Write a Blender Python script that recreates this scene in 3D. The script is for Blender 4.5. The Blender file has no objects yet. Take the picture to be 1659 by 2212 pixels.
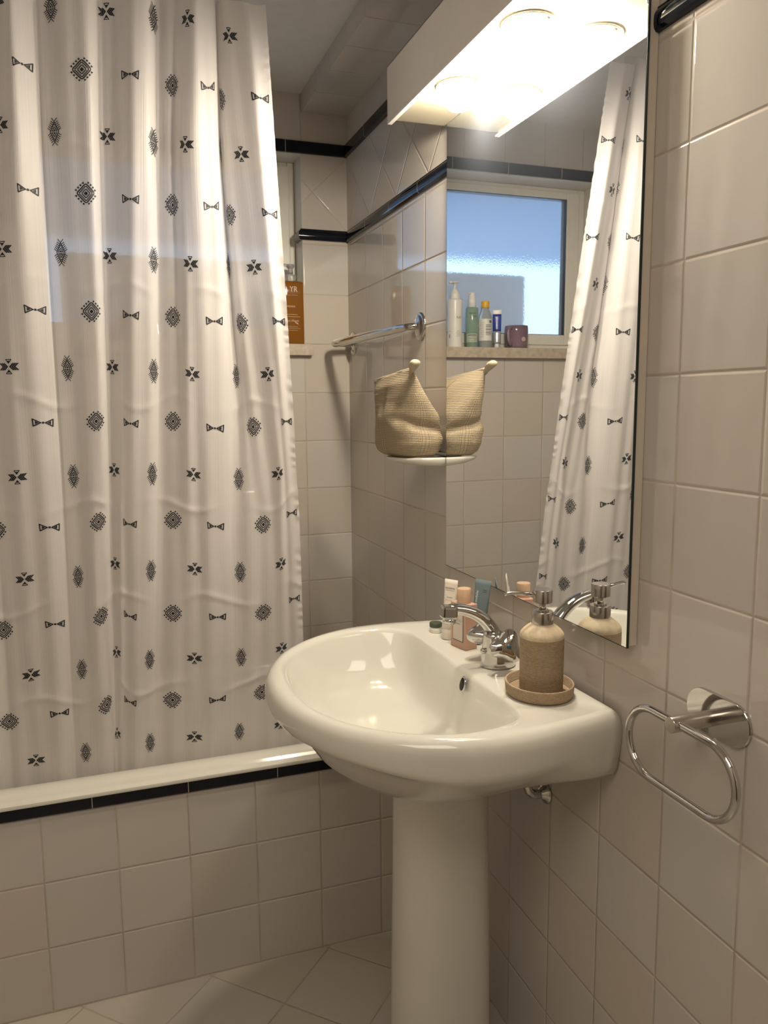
import bpy, bmesh, math
import numpy as np
from mathutils import Vector, Matrix
pi = math.pi
SC = bpy.context.scene
COL = SC.collection

# ---------------------------------------------------------------- camera
CAM = np.array([-0.7357, -2.4070, 1.3040])
FPX = 1698.16
ROT = np.array([[0.94279, -0.33328, -0.00829], [0.05293, 0.12508, 0.99073], [0.32915, 0.93449, -0.13556]])
cam = bpy.data.objects.new('camera', bpy.data.cameras.new('camera'))
COL.objects.link(cam)
cam.data.sensor_fit = 'VERTICAL'; cam.data.sensor_height = 36.0
cam.data.lens = FPX * 36.0 / 2212.0
cam.data.clip_start = 0.02
m3 = Matrix([[ROT[0][i], ROT[1][i], -ROT[2][i]] for i in range(3)])
cam.matrix_world = Matrix.Translation(Vector(CAM)) @ m3.to_4x4()
SC.camera = cam

# ---------------------------------------------------------------- light, sky, exposure
BULB = 410.0           # radiance of the frosted bulbs
BULB_COL = (1.0, 0.88, 0.71)
SKY = 3.3
FILL_LIGHT = 11.5        # fill light added behind the camera to lift the lower room
SC.view_settings.view_transform = 'Standard'
SC.view_settings.look = 'None'
SC.view_settings.exposure = 0.0
SC.view_settings.gamma = 1.0
try: SC.view_settings.use_curve_mapping = False
except Exception: pass
W = bpy.data.worlds.new('daylight'); SC.world = W; W.use_nodes = True
W.node_tree.nodes['Background'].inputs[0].default_value = (0.42, 0.66, 1.0, 1)
W.node_tree.nodes['Background'].inputs[1].default_value = SKY
la = bpy.data.lights.new('added_fill_light', 'AREA'); la.shape = 'RECTANGLE'; la.size = 1.0; la.size_y = 0.7
la.energy = FILL_LIGHT; la.color = (1.0, 0.88, 0.74)
lo = bpy.data.objects.new('added_fill_light', la); COL.objects.link(lo)
lo.location = (-1.0, -2.5, 2.19); lo['kind'] = 'structure'

# ---------------------------------------------------------------- materials
def newmat(name):
    m = bpy.data.materials.new(name); m.use_nodes = True
    nt = m.node_tree
    return m, nt, nt.nodes['Principled BSDF'], nt.nodes['Material Output']

def mat(name, col, rough=0.5, metal=0.0, spec=0.5, coat=0.0, trans=0.0, ior=1.45, emit=None, estr=0, noise=None, bump=None, sss=0):
    m, nt, p, out = newmat(name)
    p.inputs['Base Color'].default_value = (*col, 1)
    p.inputs['Roughness'].default_value = rough
    p.inputs['Metallic'].default_value = metal
    p.inputs['Specular IOR Level'].default_value = spec
    p.inputs['Coat Weight'].default_value = coat
    p.inputs['Transmission Weight'].default_value = trans
    p.inputs['IOR'].default_value = ior
    if emit:
        p.inputs['Emission Color'].default_value = (*emit, 1); p.inputs['Emission Strength'].default_value = estr
    tc = nt.nodes.new('ShaderNodeTexCoord')
    # every material carries a little procedural variation
    nz = nt.nodes.new('ShaderNodeTexNoise'); s, amt = noise if noise else (30, 0.03)
    nz.inputs['Scale'].default_value = s; nz.inputs['Detail'].default_value = 4
    nt.links.new(tc.outputs['Object'], nz.inputs['Vector'])
    mx = nt.nodes.new('ShaderNodeMixRGB'); mx.blend_type = 'MULTIPLY'; mx.inputs[0].default_value = 1
    mr = nt.nodes.new('ShaderNodeMapRange'); mr.inputs[1].default_value = 0.3; mr.inputs[2].default_value = 0.7
    mr.inputs[3].default_value = 1 - amt; mr.inputs[4].default_value = 1 + amt
    nt.links.new(nz.outputs[0], mr.inputs[0]); nt.links.new(mr.outputs[0], mx.inputs[2])
    mx.inputs[1].default_value = (*col, 1); nt.links.new(mx.outputs[0], p.inputs['Base Color'])
    if bump:
        bs, bd, bst = bump
        n2 = nt.nodes.new('ShaderNodeTexNoise'); n2.inputs['Scale'].default_value = bs
        nt.links.new(tc.outputs['Object'], n2.inputs['Vector'])
        b = nt.nodes.new('ShaderNodeBump'); b.inputs['Distance'].default_value = bd; b.inputs['Strength'].default_value = bst
        nt.links.new(n2.outputs[0], b.inputs['Height']); nt.links.new(b.outputs[0], p.inputs['Normal'])
    return m

def mth(nt, op, a, b=None, c=None):
    n = nt.nodes.new('ShaderNodeMath'); n.operation = op
    for i, v in enumerate((a, b, c)):
        if v is None: continue
        if isinstance(v, (int, float)): n.inputs[i].default_value = v
        else: nt.links.new(v, n.inputs[i])
    return n.outputs[0]

def tile_mat(name, du, ou, pu, dv, ov, pv, base=(0.575, 0.533, 0.478), grout=(0.40, 0.34, 0.275), gw=0.0011, rough=0.055,
             wav=0.12, var=0.05, dirt=False, pillow=0.0040):
    """glazed tile grid: u = dot(P,du)-ou with pitch pu, v likewise, in world metres"""
    m, nt, p, out = newmat(name)
    L = nt.links.new
    g = nt.nodes.new('ShaderNodeNewGeometry')
    def coord(d, o):
        n = nt.nodes.new('ShaderNodeVectorMath'); n.operation = 'DOT_PRODUCT'
        L(g.outputs['Position'], n.inputs[0]); n.inputs[1].default_value = d
        return mth(nt, 'SUBTRACT', n.outputs['Value'], o)
    def dist(c, pch):
        q = mth(nt, 'DIVIDE', c, pch); f = mth(nt, 'FRACT', q)
        return mth(nt, 'MULTIPLY', mth(nt, 'MINIMUM', f, mth(nt, 'SUBTRACT', 1.0, f)), pch), mth(nt, 'FLOOR', q)
    du_, iu = dist(coord(du, ou), pu); dv_, iv = dist(coord(dv, ov), pv)
    d = mth(nt, 'MINIMUM', du_, dv_)
    def mr(a, b, c, e, x, smooth=True):
        n = nt.nodes.new('ShaderNodeMapRange')
        if smooth: n.interpolation_type = 'SMOOTHSTEP'
        for i, v in enumerate((a, b, c, e)): n.inputs[i + 1].default_value = v
        L(x, n.inputs[0]); return n.outputs[0]
    mask = mr(gw * 0.75, gw * 1.25, 0, 1, d)
    cx = nt.nodes.new('ShaderNodeCombineXYZ'); L(iu, cx.inputs[0]); L(iv, cx.inputs[1])
    wn = nt.nodes.new('ShaderNodeTexWhiteNoise'); wn.noise_dimensions = '3D'; L(cx.outputs[0], wn.inputs[0])
    hs = nt.nodes.new('ShaderNodeHueSaturation'); hs.inputs['Color'].default_value = (*base, 1)
    L(mr(0, 1, 0.5 - 0.012, 0.5 + 0.012, wn.outputs[0], False), hs.inputs['Hue'])
    sep = nt.nodes.new('ShaderNodeSeparateColor'); L(wn.outputs[1], sep.inputs[0])
    L(mr(0, 1, 1 - var, 1 + var * 0.5, sep.outputs[1], False), hs.inputs['Value'])
    L(mr(0, 1, 0.7, 1.25, sep.outputs[2], False), hs.inputs['Saturation'])
    nz = nt.nodes.new('ShaderNodeTexNoise'); nz.inputs['Scale'].default_value = 9; nz.inputs['Detail'].default_value = 5
    L(g.outputs['Position'], nz.inputs['Vector'])
    gm = nt.nodes.new('ShaderNodeMixRGB'); gm.inputs[1].default_value = (*grout, 1)
    gm.inputs[2].default_value = tuple(min(1, c * 1.35) for c in grout) + (1,)
    L(mr(0.35, 0.65, 0, 1, nz.outputs[0]), gm.inputs[0])
    mx = nt.nodes.new('ShaderNodeMixRGB'); L(mask, mx.inputs[0]); L(gm.outputs[0], mx.inputs[1]); L(hs.outputs[0], mx.inputs[2])
    L(mx.outputs[0], p.inputs['Base Color'])
    L(mr(0, 1, 0.8, rough, mask, False), p.inputs['Roughness'])
    p.inputs['Specular IOR Level'].default_value = 0.5
    h1 = mr(0, pillow, 0, 1, d)
    b1 = nt.nodes.new('ShaderNodeBump'); b1.inputs['Distance'].default_value = 0.0011; b1.inputs['Strength'].default_value = 0.9
    L(h1, b1.inputs['Height'])
    n2 = nt.nodes.new('ShaderNodeTexNoise'); n2.inputs['Scale'].default_value = 14; n2.inputs['Detail'].default_value = 1
    L(g.outputs['Position'], n2.inputs['Vector'])
    b2 = nt.nodes.new('ShaderNodeBump'); b2.inputs['Distance'].default_value = 0.0006; b2.inputs['Strength'].default_value = wav
    L(n2.outputs[0], b2.inputs['Height']); L(b1.outputs[0], b2.inputs['Normal'])
    L(b2.outputs[0], p.inputs['Normal'])
    return m

X_, Y_, Z_ = (1, 0, 0), (0, 1, 0), (0, 0, 1)
r2 = 1 / math.sqrt(2)
M = {}
BIG = 50.0
M['tile_right'] = tile_mat('white_tile_right', Y_, -0.025, 0.15, Z_, 0.0, 0.149)
M['tile_right_diag'] = tile_mat('white_tile_right_diagonal', (0, r2, r2), 1.832 * r2, 0.1525, (0, r2, -r2), -1.832 * r2, 0.1525)
M['tile_right_top'] = tile_mat('white_tile_right_top', Y_, -0.011, 0.15, Z_, -20.0, BIG)
M['tile_back'] = tile_mat('white_tile_back', X_, -0.143, 0.149, Z_, 0.0, 0.149)
M['tile_back_diag'] = tile_mat('white_tile_back_diagonal', (r2, 0, r2), 1.832 * r2, 0.1525, (r2, 0, -r2), -1.832 * r2, 0.1525)
M['tile_back_top'] = tile_mat('white_tile_back_top', X_, -0.140, 0.1475, Z_, -20.0, BIG)
M['tile_beam_under'] = tile_mat('white_tile_beam_underside', Y_, -0.012, 0.15, X_, -20.0, BIG)
M['tile_beam_side'] = tile_mat('white_tile_beam_side', Y_, -0.012, 0.15, Z_, -20.0, BIG)
M['tile_panel'] = tile_mat('white_tile_tub_front', X_, -0.0005, 0.1513, Z_, 0.002, 0.1505)
M['tile_floor'] = tile_mat('floor_tile', (r2, r2, 0), (-0.568 - 0.713) * r2, 0.1966, (r2, -r2, 0), (-0.568 + 0.713) * r2, 0.1966,
                           base=(0.50, 0.465, 0.40), grout=(0.30, 0.25, 0.18), rough=0.22, var=0.03)
M['tile_other'] = tile_mat('white_tile_far', X_, 0, 0.15, Z_, 0.0, 0.15)
M['tile_left'] = tile_mat('white_tile_left', Y_, 0, 0.15, Z_, 0.0, 0.15)
M['ceiling'] = mat('ceiling_paint', (0.72, 0.69, 0.66), 0.85, spec=0.2, bump=(60, 0.0005, 0.3))
M['porcelain'] = mat('glazed_porcelain', (0.70, 0.685, 0.615), 0.07, coat=0.4, noise=(4, 0.01))
M['enamel'] = mat('enamelled_steel', (0.76, 0.74, 0.66), 0.12, coat=0.3, noise=(8, 0.015))
M['chrome'] = mat('chrome', (0.60, 0.59, 0.57), 0.06, metal=1)
M['steel'] = mat('brushed_steel', (0.55, 0.51, 0.46), 0.22, metal=1, noise=(60, 0.05))
M['black_hole'] = mat('dark_opening', (0.01, 0.01, 0.01), 0.5)
M['mirror'] = mat('mirror_silver', (0.90, 0.91, 0.91), 0.012, metal=1, noise=(3, 0.004))
_mn = M['mirror'].node_tree; _df = _mn.nodes.new('ShaderNodeBsdfDiffuse'); _df.inputs[0].default_value = (0.72, 0.82, 0.98, 1)
_mx = _mn.nodes.new('ShaderNodeMixShader'); _mx.inputs[0].default_value = 0.016
_mn.links.new(_mn.nodes['Principled BSDF'].outputs[0], _mx.inputs[1]); _mn.links.new(_df.outputs[0], _mx.inputs[2])
_mn.links.new(_mx.outputs[0], _mn.nodes['Material Output'].inputs[0])     # thin film of dust on the glass
M['mirror_edge'] = mat('mirror_dark_edge', (0.02, 0.035, 0.035), 0.2)
M['mirror_side'] = mat('mirror_side_strip', (0.70, 0.62, 0.53), 0.35)
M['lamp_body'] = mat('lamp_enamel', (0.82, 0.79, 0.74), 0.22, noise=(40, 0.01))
M['lamp_plate'] = mat('lamp_underside_darkened', (0.25, 0.225, 0.165), 0.25, noise=(40, .01))  # cream plate, colour darkened to hold back the glare of the bulbs
M['lamp_ring'] = mat('lamp_ring_brass', (0.75, 0.66, 0.50), 0.25, metal=0.8)
M['bulb'] = mat('frosted_bulb', (1, 0.95, 0.85), 0.3, emit=BULB_COL, estr=BULB)
M['bulb_neck'] = mat('bulb_neck', (0.8, 0.78, 0.72), 0.35, metal=0.5)
M['pvc'] = mat('window_frame_white', (0.78, 0.76, 0.68), 0.3)
M['gasket'] = mat('window_gasket', (0.015, 0.02, 0.035), 0.45)
M['stone'] = mat('sill_stone', (0.50, 0.43, 0.33), 0.45, noise=(70, 0.16), bump=(200, 0.0004, 0.4))
M['plaster'] = mat('outside_render', (0.85, 0.80, 0.76), 0.9, spec=0.1)
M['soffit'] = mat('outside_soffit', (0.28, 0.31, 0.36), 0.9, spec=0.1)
M['white_plastic'] = mat('white_plastic', (0.80, 0.79, 0.74), 0.28)
M['black_print'] = mat('black_print', (0.02, 0.02, 0.02), 0.6)
M['grey_print'] = mat('grey_print', (0.16, 0.16, 0.15), 0.6)
M['white_print'] = mat('white_print', (0.78, 0.78, 0.74), 0.5)

def trim_material(name, axis, off, bar=(0.006, 0.008, 0.014)):
    m, nt, p, out = newmat(name)
    g = nt.nodes.new('ShaderNodeNewGeometry'); s = nt.nodes.new('ShaderNodeSeparateXYZ')
    nt.links.new(g.outputs['Position'], s.inputs[0])
    f = mth(nt, 'FRACT', mth(nt, 'DIVIDE', mth(nt, 'SUBTRACT', s.outputs[axis], off), 0.2))
    d = mth(nt, 'MULTIPLY', mth(nt, 'MINIMUM', f, mth(nt, 'SUBTRACT', 1.0, f)), 0.2)
    k = mth(nt, 'LESS_THAN', d, 0.0009)
    mx = nt.nodes.new('ShaderNodeMixRGB'); mx.inputs[1].default_value = (*bar, 1); mx.inputs[2].default_value = (0.42, 0.38, 0.33, 1)
    nt.links.new(k, mx.inputs[0]); nt.links.new(mx.outputs[0], p.inputs['Base Color'])
    p.inputs['Roughness'].default_value = 0.08; p.inputs['Specular IOR Level'].default_value = 0.28
    return m
M['trim_y'] = trim_material('black_trim_along_right_wall', 1, 0.0)
M['trim_x'] = trim_material('black_trim_along_back_wall', 0, 0.01)
M['trim_tub'] = trim_material('black_trim_along_tub', 0, -0.0035)

def glass_window():
    m, nt, p, out = newmat('frosted_pane')
    p.inputs['Base Color'].default_value = (0.93, 0.97, 1, 1)
    p.inputs['Transmission Weight'].default_value = 1; p.inputs['Roughness'].default_value = 0.10; p.inputs['IOR'].default_value = 1.3
    tc = nt.nodes.new('ShaderNodeTexCoord'); n = nt.nodes.new('ShaderNodeTexNoise'); n.inputs['Scale'].default_value = 170
    n.inputs['Detail'].default_value = 2
    nt.links.new(tc.outputs['Object'], n.inputs['Vector'])
    b = nt.nodes.new('ShaderNodeBump'); b.inputs['Distance'].default_value = 0.0012; b.inputs['Strength'].default_value = 0.30
    nt.links.new(n.outputs[0], b.inputs['Height']); nt.links.new(b.outputs[0], p.inputs['Normal'])
    df = nt.nodes.new('ShaderNodeBsdfDiffuse'); df.inputs[0].default_value = (0.72, 0.78, 0.85, 1)
    mx = nt.nodes.new('ShaderNodeMixShader'); mx.inputs[0].default_value = 0.20
    nt.links.new(p.outputs[0], mx.inputs[1]); nt.links.new(df.outputs[0], mx.inputs[2]); nt.links.new(mx.outputs[0], out.inputs[0])
    return m
M['pane'] = glass_window()

# ---------------------------------------------------------------- mesh builder
class MB:
    def __init__(s): s.v = []; s.f = []; s.mi = []; s.uv = []; s.sm = []
    def add(s, V, F, mi=0, uv=None, smooth=True, T=None):
        b = len(s.v)
        for i, q in enumerate(V):
            q = Vector(q)
            if T is not None: q = T @ q
            s.v.append(tuple(q)); s.uv.append(tuple(uv[i]) if uv is not None else (0, 0))
        for f in F: s.f.append([b + i for i in f]); s.mi.append(mi); s.sm.append(smooth)
        return s
    def box(s, x0, x1, y0, y1, z0, z1, mi=0, bev=0.0, T=None, seg=2):
        bm = bmesh.new()
        bmesh.ops.create_cube(bm, size=1)
        for q in bm.verts: q.co = Vector(((x0 + x1) / 2 + q.co.x * (x1 - x0), (y0 + y1) / 2 + q.co.y * (y1 - y0), (z0 + z1) / 2 + q.co.z * (z1 - z0)))
        if bev: bmesh.ops.bevel(bm, geom=list(bm.edges), offset=bev, segments=seg, affect='EDGES', profile=0.5)
        bm.verts.ensure_lookup_table(); bm.verts.index_update()
        s.add([q.co[:] for q in bm.verts], [[q.index for q in f.verts] for f in bm.faces], mi, None, False, T); bm.free()
        return s
    def loft(s, rings, mi=0, cap0=True, cap1=True, uv=None, smooth=True, T=None, closed=True):
        n = len(rings[0]); V = []; F = []; U = []
        for j, r in enumerate(rings):
            for i, q in enumerate(r): V.append(q); U.append(uv[j][i] if uv else (i / n, j / max(1, len(rings) - 1)))
        for j in range(len(rings) - 1):
            for i in range(n if closed else n - 1):
                a = j * n + i; b = j * n + (i + 1) % n
                F.append([a, b, b + n, a + n])
        if cap0: F.append(list(range(n))[::-1])
        if cap1: F.append([(len(rings) - 1) * n + i for i in range(n)])
        s.add(V, F, mi, U, smooth, T); return s
    def lathe(s, prof, n=40, mi=0, T=None, mod=None, cap=True):
        rings = []
        for r, z in prof:
            rings.append([((r * (mod(2 * pi * i / n, z) if mod else 1)) * math.cos(2 * pi * i / n),
                           (r * (mod(2 * pi * i / n, z) if mod else 1)) * math.sin(2 * pi * i / n), z) for i in range(n)])
        uv = [[(2 * pi * i / n, z) for i in range(n)] for r, z in prof]
        s.loft(rings, mi, cap, cap, uv, True, T); return s
    def tube(s, path, rad, n=16, mi=0, closed=False, T=None, sx=1.0, up=(0, 0, 1)):
        P = [Vector(q) for q in path]; R = rad if isinstance(rad, (list, tuple)) else [rad] * len(P)
        rings = []; prev = None
        for i, q in enumerate(P):
            if closed: t = (P[(i + 1) % len(P)] - P[i - 1]).normalized()
            else: t = (P[min(i + 1, len(P) - 1)] - P[max(i - 1, 0)]).normalized()
            if prev is None:
                u = Vector(up); u = u - t * u.dot(t)
                if u.length < 1e-3: u = Vector((1, 0, 0)) - t * t.x
                u.normalize()
            else: u = (prev - t * prev.dot(t)).normalized()
            prev = u; w = t.cross(u)
            rings.append([tuple(q + u * R[i] * math.cos(2 * pi * k / n) * sx + w * R[i] * math.sin(2 * pi * k / n)) for k in range(n)])
        if closed: rings.append(rings[0])
        s.loft(rings, mi, not closed, not closed, None, True, T); return s
    def build(s, name, mats, parent=None, sharp=None):
        me = bpy.data.meshes.new(name)
        me.from_pydata(s.v, [], s.f); 
        ms = mats if isinstance(mats, (list, tuple)) else [mats]
        for m in ms: me.materials.append(M[m] if isinstance(m, str) else m)
        me.polygons.foreach_set('material_index', s.mi)
        me.polygons.foreach_set('use_smooth', s.sm)
        uvl = me.uv_layers.new(name='UVMap')
        li = np.zeros(len(me.loops), dtype=np.int32); me.loops.foreach_get('vertex_index', li)
        uvl.data.foreach_set('uv', np.array(s.uv, dtype=np.float32)[li].ravel())
        me.update(); me.validate()
        if sharp:
            bm = bmesh.new(); bm.from_mesh(me)
            for e in bm.edges:
                if len(e.link_faces) == 2 and e.calc_face_angle(0) > math.radians(sharp): e.smooth = False
            bm.to_mesh(me); bm.free()
        o = bpy.data.objects.new(name, me); COL.objects.link(o)
        if parent is not None: o.parent = parent
        return o

def thing(name, label, cat, loc=(0, 0, 0), rz=0, group=None):
    o = bpy.data.objects.new(name, None); COL.objects.link(o); o.location = loc; o.rotation_euler = (0, 0, rz)
    o['label'] = label; o['category'] = cat; o.empty_display_size = 0.02
    if group: o['group'] = group
    return o
def tag(o, label, cat, group=None):
    o['label'] = label; o['category'] = cat
    if group: o['group'] = group
    return o
def struct(o): o['kind'] = 'structure'; return o

def rect(mb, a, b, c, d, mi): mb.add([a, b, c, d], [[0, 1, 2, 3]], mi, None, False)

def text_mesh(s, h, align='CENTER'):
    cu = bpy.data.curves.new('t', 'FONT'); cu.body = s; cu.size = 1; cu.align_x = align; cu.align_y = 'CENTER'; cu.resolution_u = 3
    o = bpy.data.objects.new('t', cu); COL.objects.link(o)
    dg = bpy.context.evaluated_depsgraph_get(); ev = o.evaluated_get(dg); me = ev.to_mesh()
    V = [(q.co.x * h, q.co.y * h) for q in me.vertices]; F = [list(f.vertices) for f in me.polygons]
    ev.to_mesh_clear(); bpy.data.objects.remove(o); bpy.data.curves.remove(cu)
    return V, F
def put_text(mb, s, h, fn, mi=0, sx=1.0, cx=0, cy=0):
    V, F = text_mesh(s, h)
    mb.add([fn(cx + a * sx, cy + b) for a, b in V], F, mi, None, False)
def put_rect(mb, a0, a1, b0, b1, fn, mi=0, n=8):
    V = []; F = []
    for i in range(n + 1):
        a = a0 + (a1 - a0) * i / n; V += [fn(a, b0), fn(a, b1)]
    for i in range(n): F.append([2 * i, 2 * i + 2, 2 * i + 3, 2 * i + 1])
    mb.add(V, F, mi, None, False)
def cyl(r, z0, a0, eps=0.0004):
    """(arc, height) -> point on a cylinder of radius r; a0 = heading of the label centre"""
    return lambda a, b: ((r + eps) * math.cos(a0 + a / r), (r + eps) * math.sin(a0 + a / r), z0 + b)

# ---------------------------------------------------------------- room shell
XL, YF, ZC = -1.75, -3.0, 2.215
ZT0, ZT1, ZU0, ZU1, ZB = 1.799, 1.831, 2.047, 2.081, 2.163
w = MB()
for z0, z1, mi in ((0, 1.815, 0), (1.815, 2.064, 1), (2.064, ZC, 2)):
    rect(w, (0, YF, z0), (0, 0, z0), (0, 0, z1), (0, YF, z1), mi)
struct(w.build('wall_right', ['tile_right', 'tile_right_diag', 'tile_right_top']))
w = MB()
WX0, WX1, WZ0, WZ1, WD = -0.945, -0.143, 1.488, 2.044, 0.088
def bz(x0, x1):
    for z0, z1, mi in ((0, 1.815, 0), (1.815, 2.064, 1), (2.064, ZC, 2)):
        rect(w, (x0, 0, z0), (x1, 0, z0), (x1, 0, z1), (x0, 0, z1), mi)
bz(XL, WX0); bz(WX1, 0)
rect(w, (WX0, 0, 0), (WX1, 0, 0), (WX1, 0, WZ0), (WX0, 0, WZ0), 0)
rect(w, (WX0, 0, WZ1), (WX1, 0, WZ1), (WX1, 0, 2.064), (WX0, 0, 2.064), 3)
rect(w, (WX0, 0, 2.064), (WX1, 0, 2.064), (WX1, 0, ZC), (WX0, 0, ZC), 2)
DD = 0.20
rect(w, (WX1, 0, WZ0), (WX1, 0, WZ1), (WX1, DD, WZ1), (WX1, DD, WZ0), 3)
rect(w, (WX0, 0, WZ0), (WX0, 0, WZ1), (WX0, DD, WZ1), (WX0, DD, WZ0), 3)
rect(w, (WX0, 0, WZ1), (WX1, 0, WZ1), (WX1, DD, WZ1), (WX0, DD, WZ1), 3)
rect(w, (WX0, 0, WZ0 - .03), (WX1, 0, WZ0 - .03), (WX1, DD, WZ0 - .03), (WX0, DD, WZ0 - .03), 3)
M['reveal'] = mat('reveal_glaze', (0.66, 0.62, 0.56), 0.2)
struct(w.build('wall_back', ['tile_back', 'tile_back_diag', 'tile_back_top', 'reveal']))
w = MB(); rect(w, (XL, YF, 0), (XL, 0, 0), (XL, 0, ZC), (XL, YF, ZC), 0); struct(w.build('wall_left', ['tile_left']))
w = MB(); rect(w, (XL, YF, 0), (0, YF, 0), (0, YF, ZC), (XL, YF, ZC), 0); struct(w.build('wall_front', ['tile_other']))
w = MB(); rect(w, (XL, YF, 0), (0, YF, 0), (0, 0, 0), (XL, 0, 0), 0); struct(w.build('floor', ['tile_floor']))
w = MB(); w.box(XL, 0, YF, 0, ZC, ZC + .06, 0); struct(w.build('ceiling', ['ceiling']))
w = MB()
rect(w, (-0.139, YF, ZB), (0, YF, ZB), (0, 0, ZB), (-0.139, 0, ZB), 0)
rect(w, (-0.139, YF, ZB), (-0.139, 0, ZB), (-0.139, 0, ZC), (-0.139, YF, ZC), 1)
struct(w.build('trim_7', ['tile_beam_under', 'tile_beam_side'])).name = 'ceiling_duct'
w = MB(); w.box(-1.35, -0.45, YF + .002, YF + .03, 0, 2.03, 0, .004); M['added_door'] = mat('added_dark_door', (0.10, 0.075, 0.055), 0.5); struct(w.build('added_door_1', ['added_door']))  # unseen dark panel added behind the camera to darken reflections in the chrome
# front of the tub
w = MB(); rect(w, (XL, -0.708, 0), (0, -0.708, 0), (0, -0.708, 0.484), (XL, -0.708, 0.484), 0)
struct(w.build('tiled_tub_front', ['tile_panel']))

# black glazed mouldings
def moulding(name, pts, z0, z1, out, nrm, m, flat=False):
    """half round bar along pts (xy list) with outward normals nrm"""
    h = z1 - z0
    prof = [(0.0, 0.0), (out * .55, 0.0), (out * .9, h * .13), (out, h * .3), (out, h * .5), (out * .93, h * .68), (out * .62, h * .86), (out * .45, h * .9), (out * .4, h), (0, h)]
    if flat: prof = [(0, 0), (out * .7, 0), (out, h * .08), (out, h * .92), (out * .7, h), (0, h)]
    rings = []
    for (x, y), (nx, ny) in zip(pts, nrm):
        rings.append([(x + nx * a, y + ny * a, z0 + b) for a, b in prof])
    mb = MB(); mb.loft(rings, 0, True, True, None, True)
    return struct(mb.build(name, [m], None, 25))
moulding('trim_1', [(0, 0), (0, YF)], ZT0, ZT1, 0.010, [(-1, 0), (-1, 0)], 'trim_y')
moulding('trim_2', [(WX1, 0.055), (WX1, 0.0), (0, 0)], ZT0, ZT1, 0.013, [(-1, 0), (-1, -1), (0, -1)], 'trim_x')
moulding('trim_3', [(XL, 0), (WX0, 0)], ZT0, ZT1, 0.013, [(0, -1), (0, -1)], 'trim_x')
moulding('trim_4', [(0, 0), (0, YF)], ZU0, ZU1, 0.010, [(-1, 0), (-1, 0)], 'trim_y', True)
moulding('trim_5', [(XL, 0), (0, 0)], ZU0, ZU1, 0.010, [(0, -1), (0, -1)], 'trim_x', True)
moulding('trim_6', [(XL, -0.708), (0, -0.708)], 0.4555, 0.484, 0.006, [(0, -1), (0, -1)], 'trim_tub', True)

# ---------------------------------------------------------------- window
wr = bpy.data.objects.new('window_1', None); COL.objects.link(wr); wr.location = (WX0, WD, WZ0); wr['kind'] = 'structure'
off = Vector((-WX0, -WD, -WZ0)); TW = Matrix.Translation(off)
def frame_ring(x0, x1, z0, z1, wl, wr_, wb, wt, y0, y1, name, m, par, bev=0.003):
    mb = MB()
    mb.box(x0, x0 + wl, y0, y1, z0, z1, 0, bev, TW); mb.box(x1 - wr_, x1, y0, y1, z0, z1, 0, bev, TW)
    mb.box(x0 + wl, x1 - wr_, y0 + .0006, y1, z0, z0 + wb, 0, bev, TW); mb.box(x0 + wl, x1 - wr_, y0 + .0006, y1, z1 - wt, z1, 0, bev, TW)
    return mb.build(name, [m], par)
frame_ring(WX0, WX1, WZ0, WZ1, .028, .022, .022, .016, WD, WD + .06, 'window_frame', 'pvc', wr)
frame_ring(WX0 + .024, WX1 - .018, WZ0 + .020, WZ1 - .012, .049, .034, .036, .024, WD - .006, WD + .04, 'sash', 'pvc', wr)
frame_ring(WX0 + .070, WX1 - .049, WZ0 + .053, WZ1 - .033, .0055, .0055, .005, .005, WD - .001, WD + .03, 'gasket', 'gasket', wr, .0005)
mb = MB(); mb.box(WX0 + .072, WX1 - .05, WD + .012, WD + .016, WZ0 + .055, WZ1 - .034, 0, 0, TW); mb.build('pane', ['pane'], wr)
# sash latch on the left stile
mb = MB(); mb.box(WX0 + .038, WX0 + .050, WD - .016, WD - .006, 1.60, 1.66, 0, .003, TW); mb.build('latch', ['pvc'], wr)
mb = MB(); mb.box(WX0 - 0.02, -0.121, -0.024, 0.0, 1.4545, 1.4885, 0, 0.0015)
mb.box(WX0, WX1, 0.0, 0.10, 1.4585, 1.4885, 0, 0)
struct(mb.build('window_sill_1', ['stone'])).name = 'window_sill'
# outside: neighbouring wall and overhang
mb = MB(); mb.box(-0.845, 0.9, 0.32, 0.55, 0.6, 1.785, 0, 0.01); struct(mb.build('wall_outside', ['plaster']))
mb = MB(); mb.box(-3.5, 3.5, 0.22, 1.85, 2.12, 2.2, 0, 0.01); struct(mb.build('ceiling_outside', ['soffit']))

# ---------------------------------------------------------------- bathtub
bt = thing('bathtub', 'white enamelled bathtub with rounded rim behind the tiled front and curtain', 'bathtub', (0, 0, 0))
def rrect(x0, x1, y0, y1, r, z, n=8):
    P = []
    for cx, cy, a in ((x1 - r, y1 - r, 0), (x0 + r, y1 - r, 90), (x0 + r, y0 + r, 180), (x1 - r, y0 + r, 270)):
        for i in range(n + 1):
            t = math.radians(a + 90 * i / n); P.append((cx + r * math.cos(t), cy + r * math.sin(t), z))
    return P
R = []
x0, x1, y0, y1 = XL + .002, -0.0015, -0.7215, -0.0015
R.append(rrect(x0, x1, y0 + .008, y1, .002, 0.4845)); R.append(rrect(x0, x1, y0, y1, .002, 0.4845)); R.append(rrect(x0, x1, y0 - .001, y1, .002, 0.4880))
R.append(rrect(x0, x1, y0, y1, .002, 0.4925)); R.append(rrect(x0, x1, y0 + .010, y1, .002, 0.4955)); R.append(rrect(x0, x1, y0 + .014, y1, .002, 0.4975))
R.append(rrect(x0, x1, y0 + .018, y1, .002, 0.5025)); R.append(rrect(x0 + .006, x1 - .006, y0 + .026, y1 - .006, .004, 0.5065))
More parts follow.
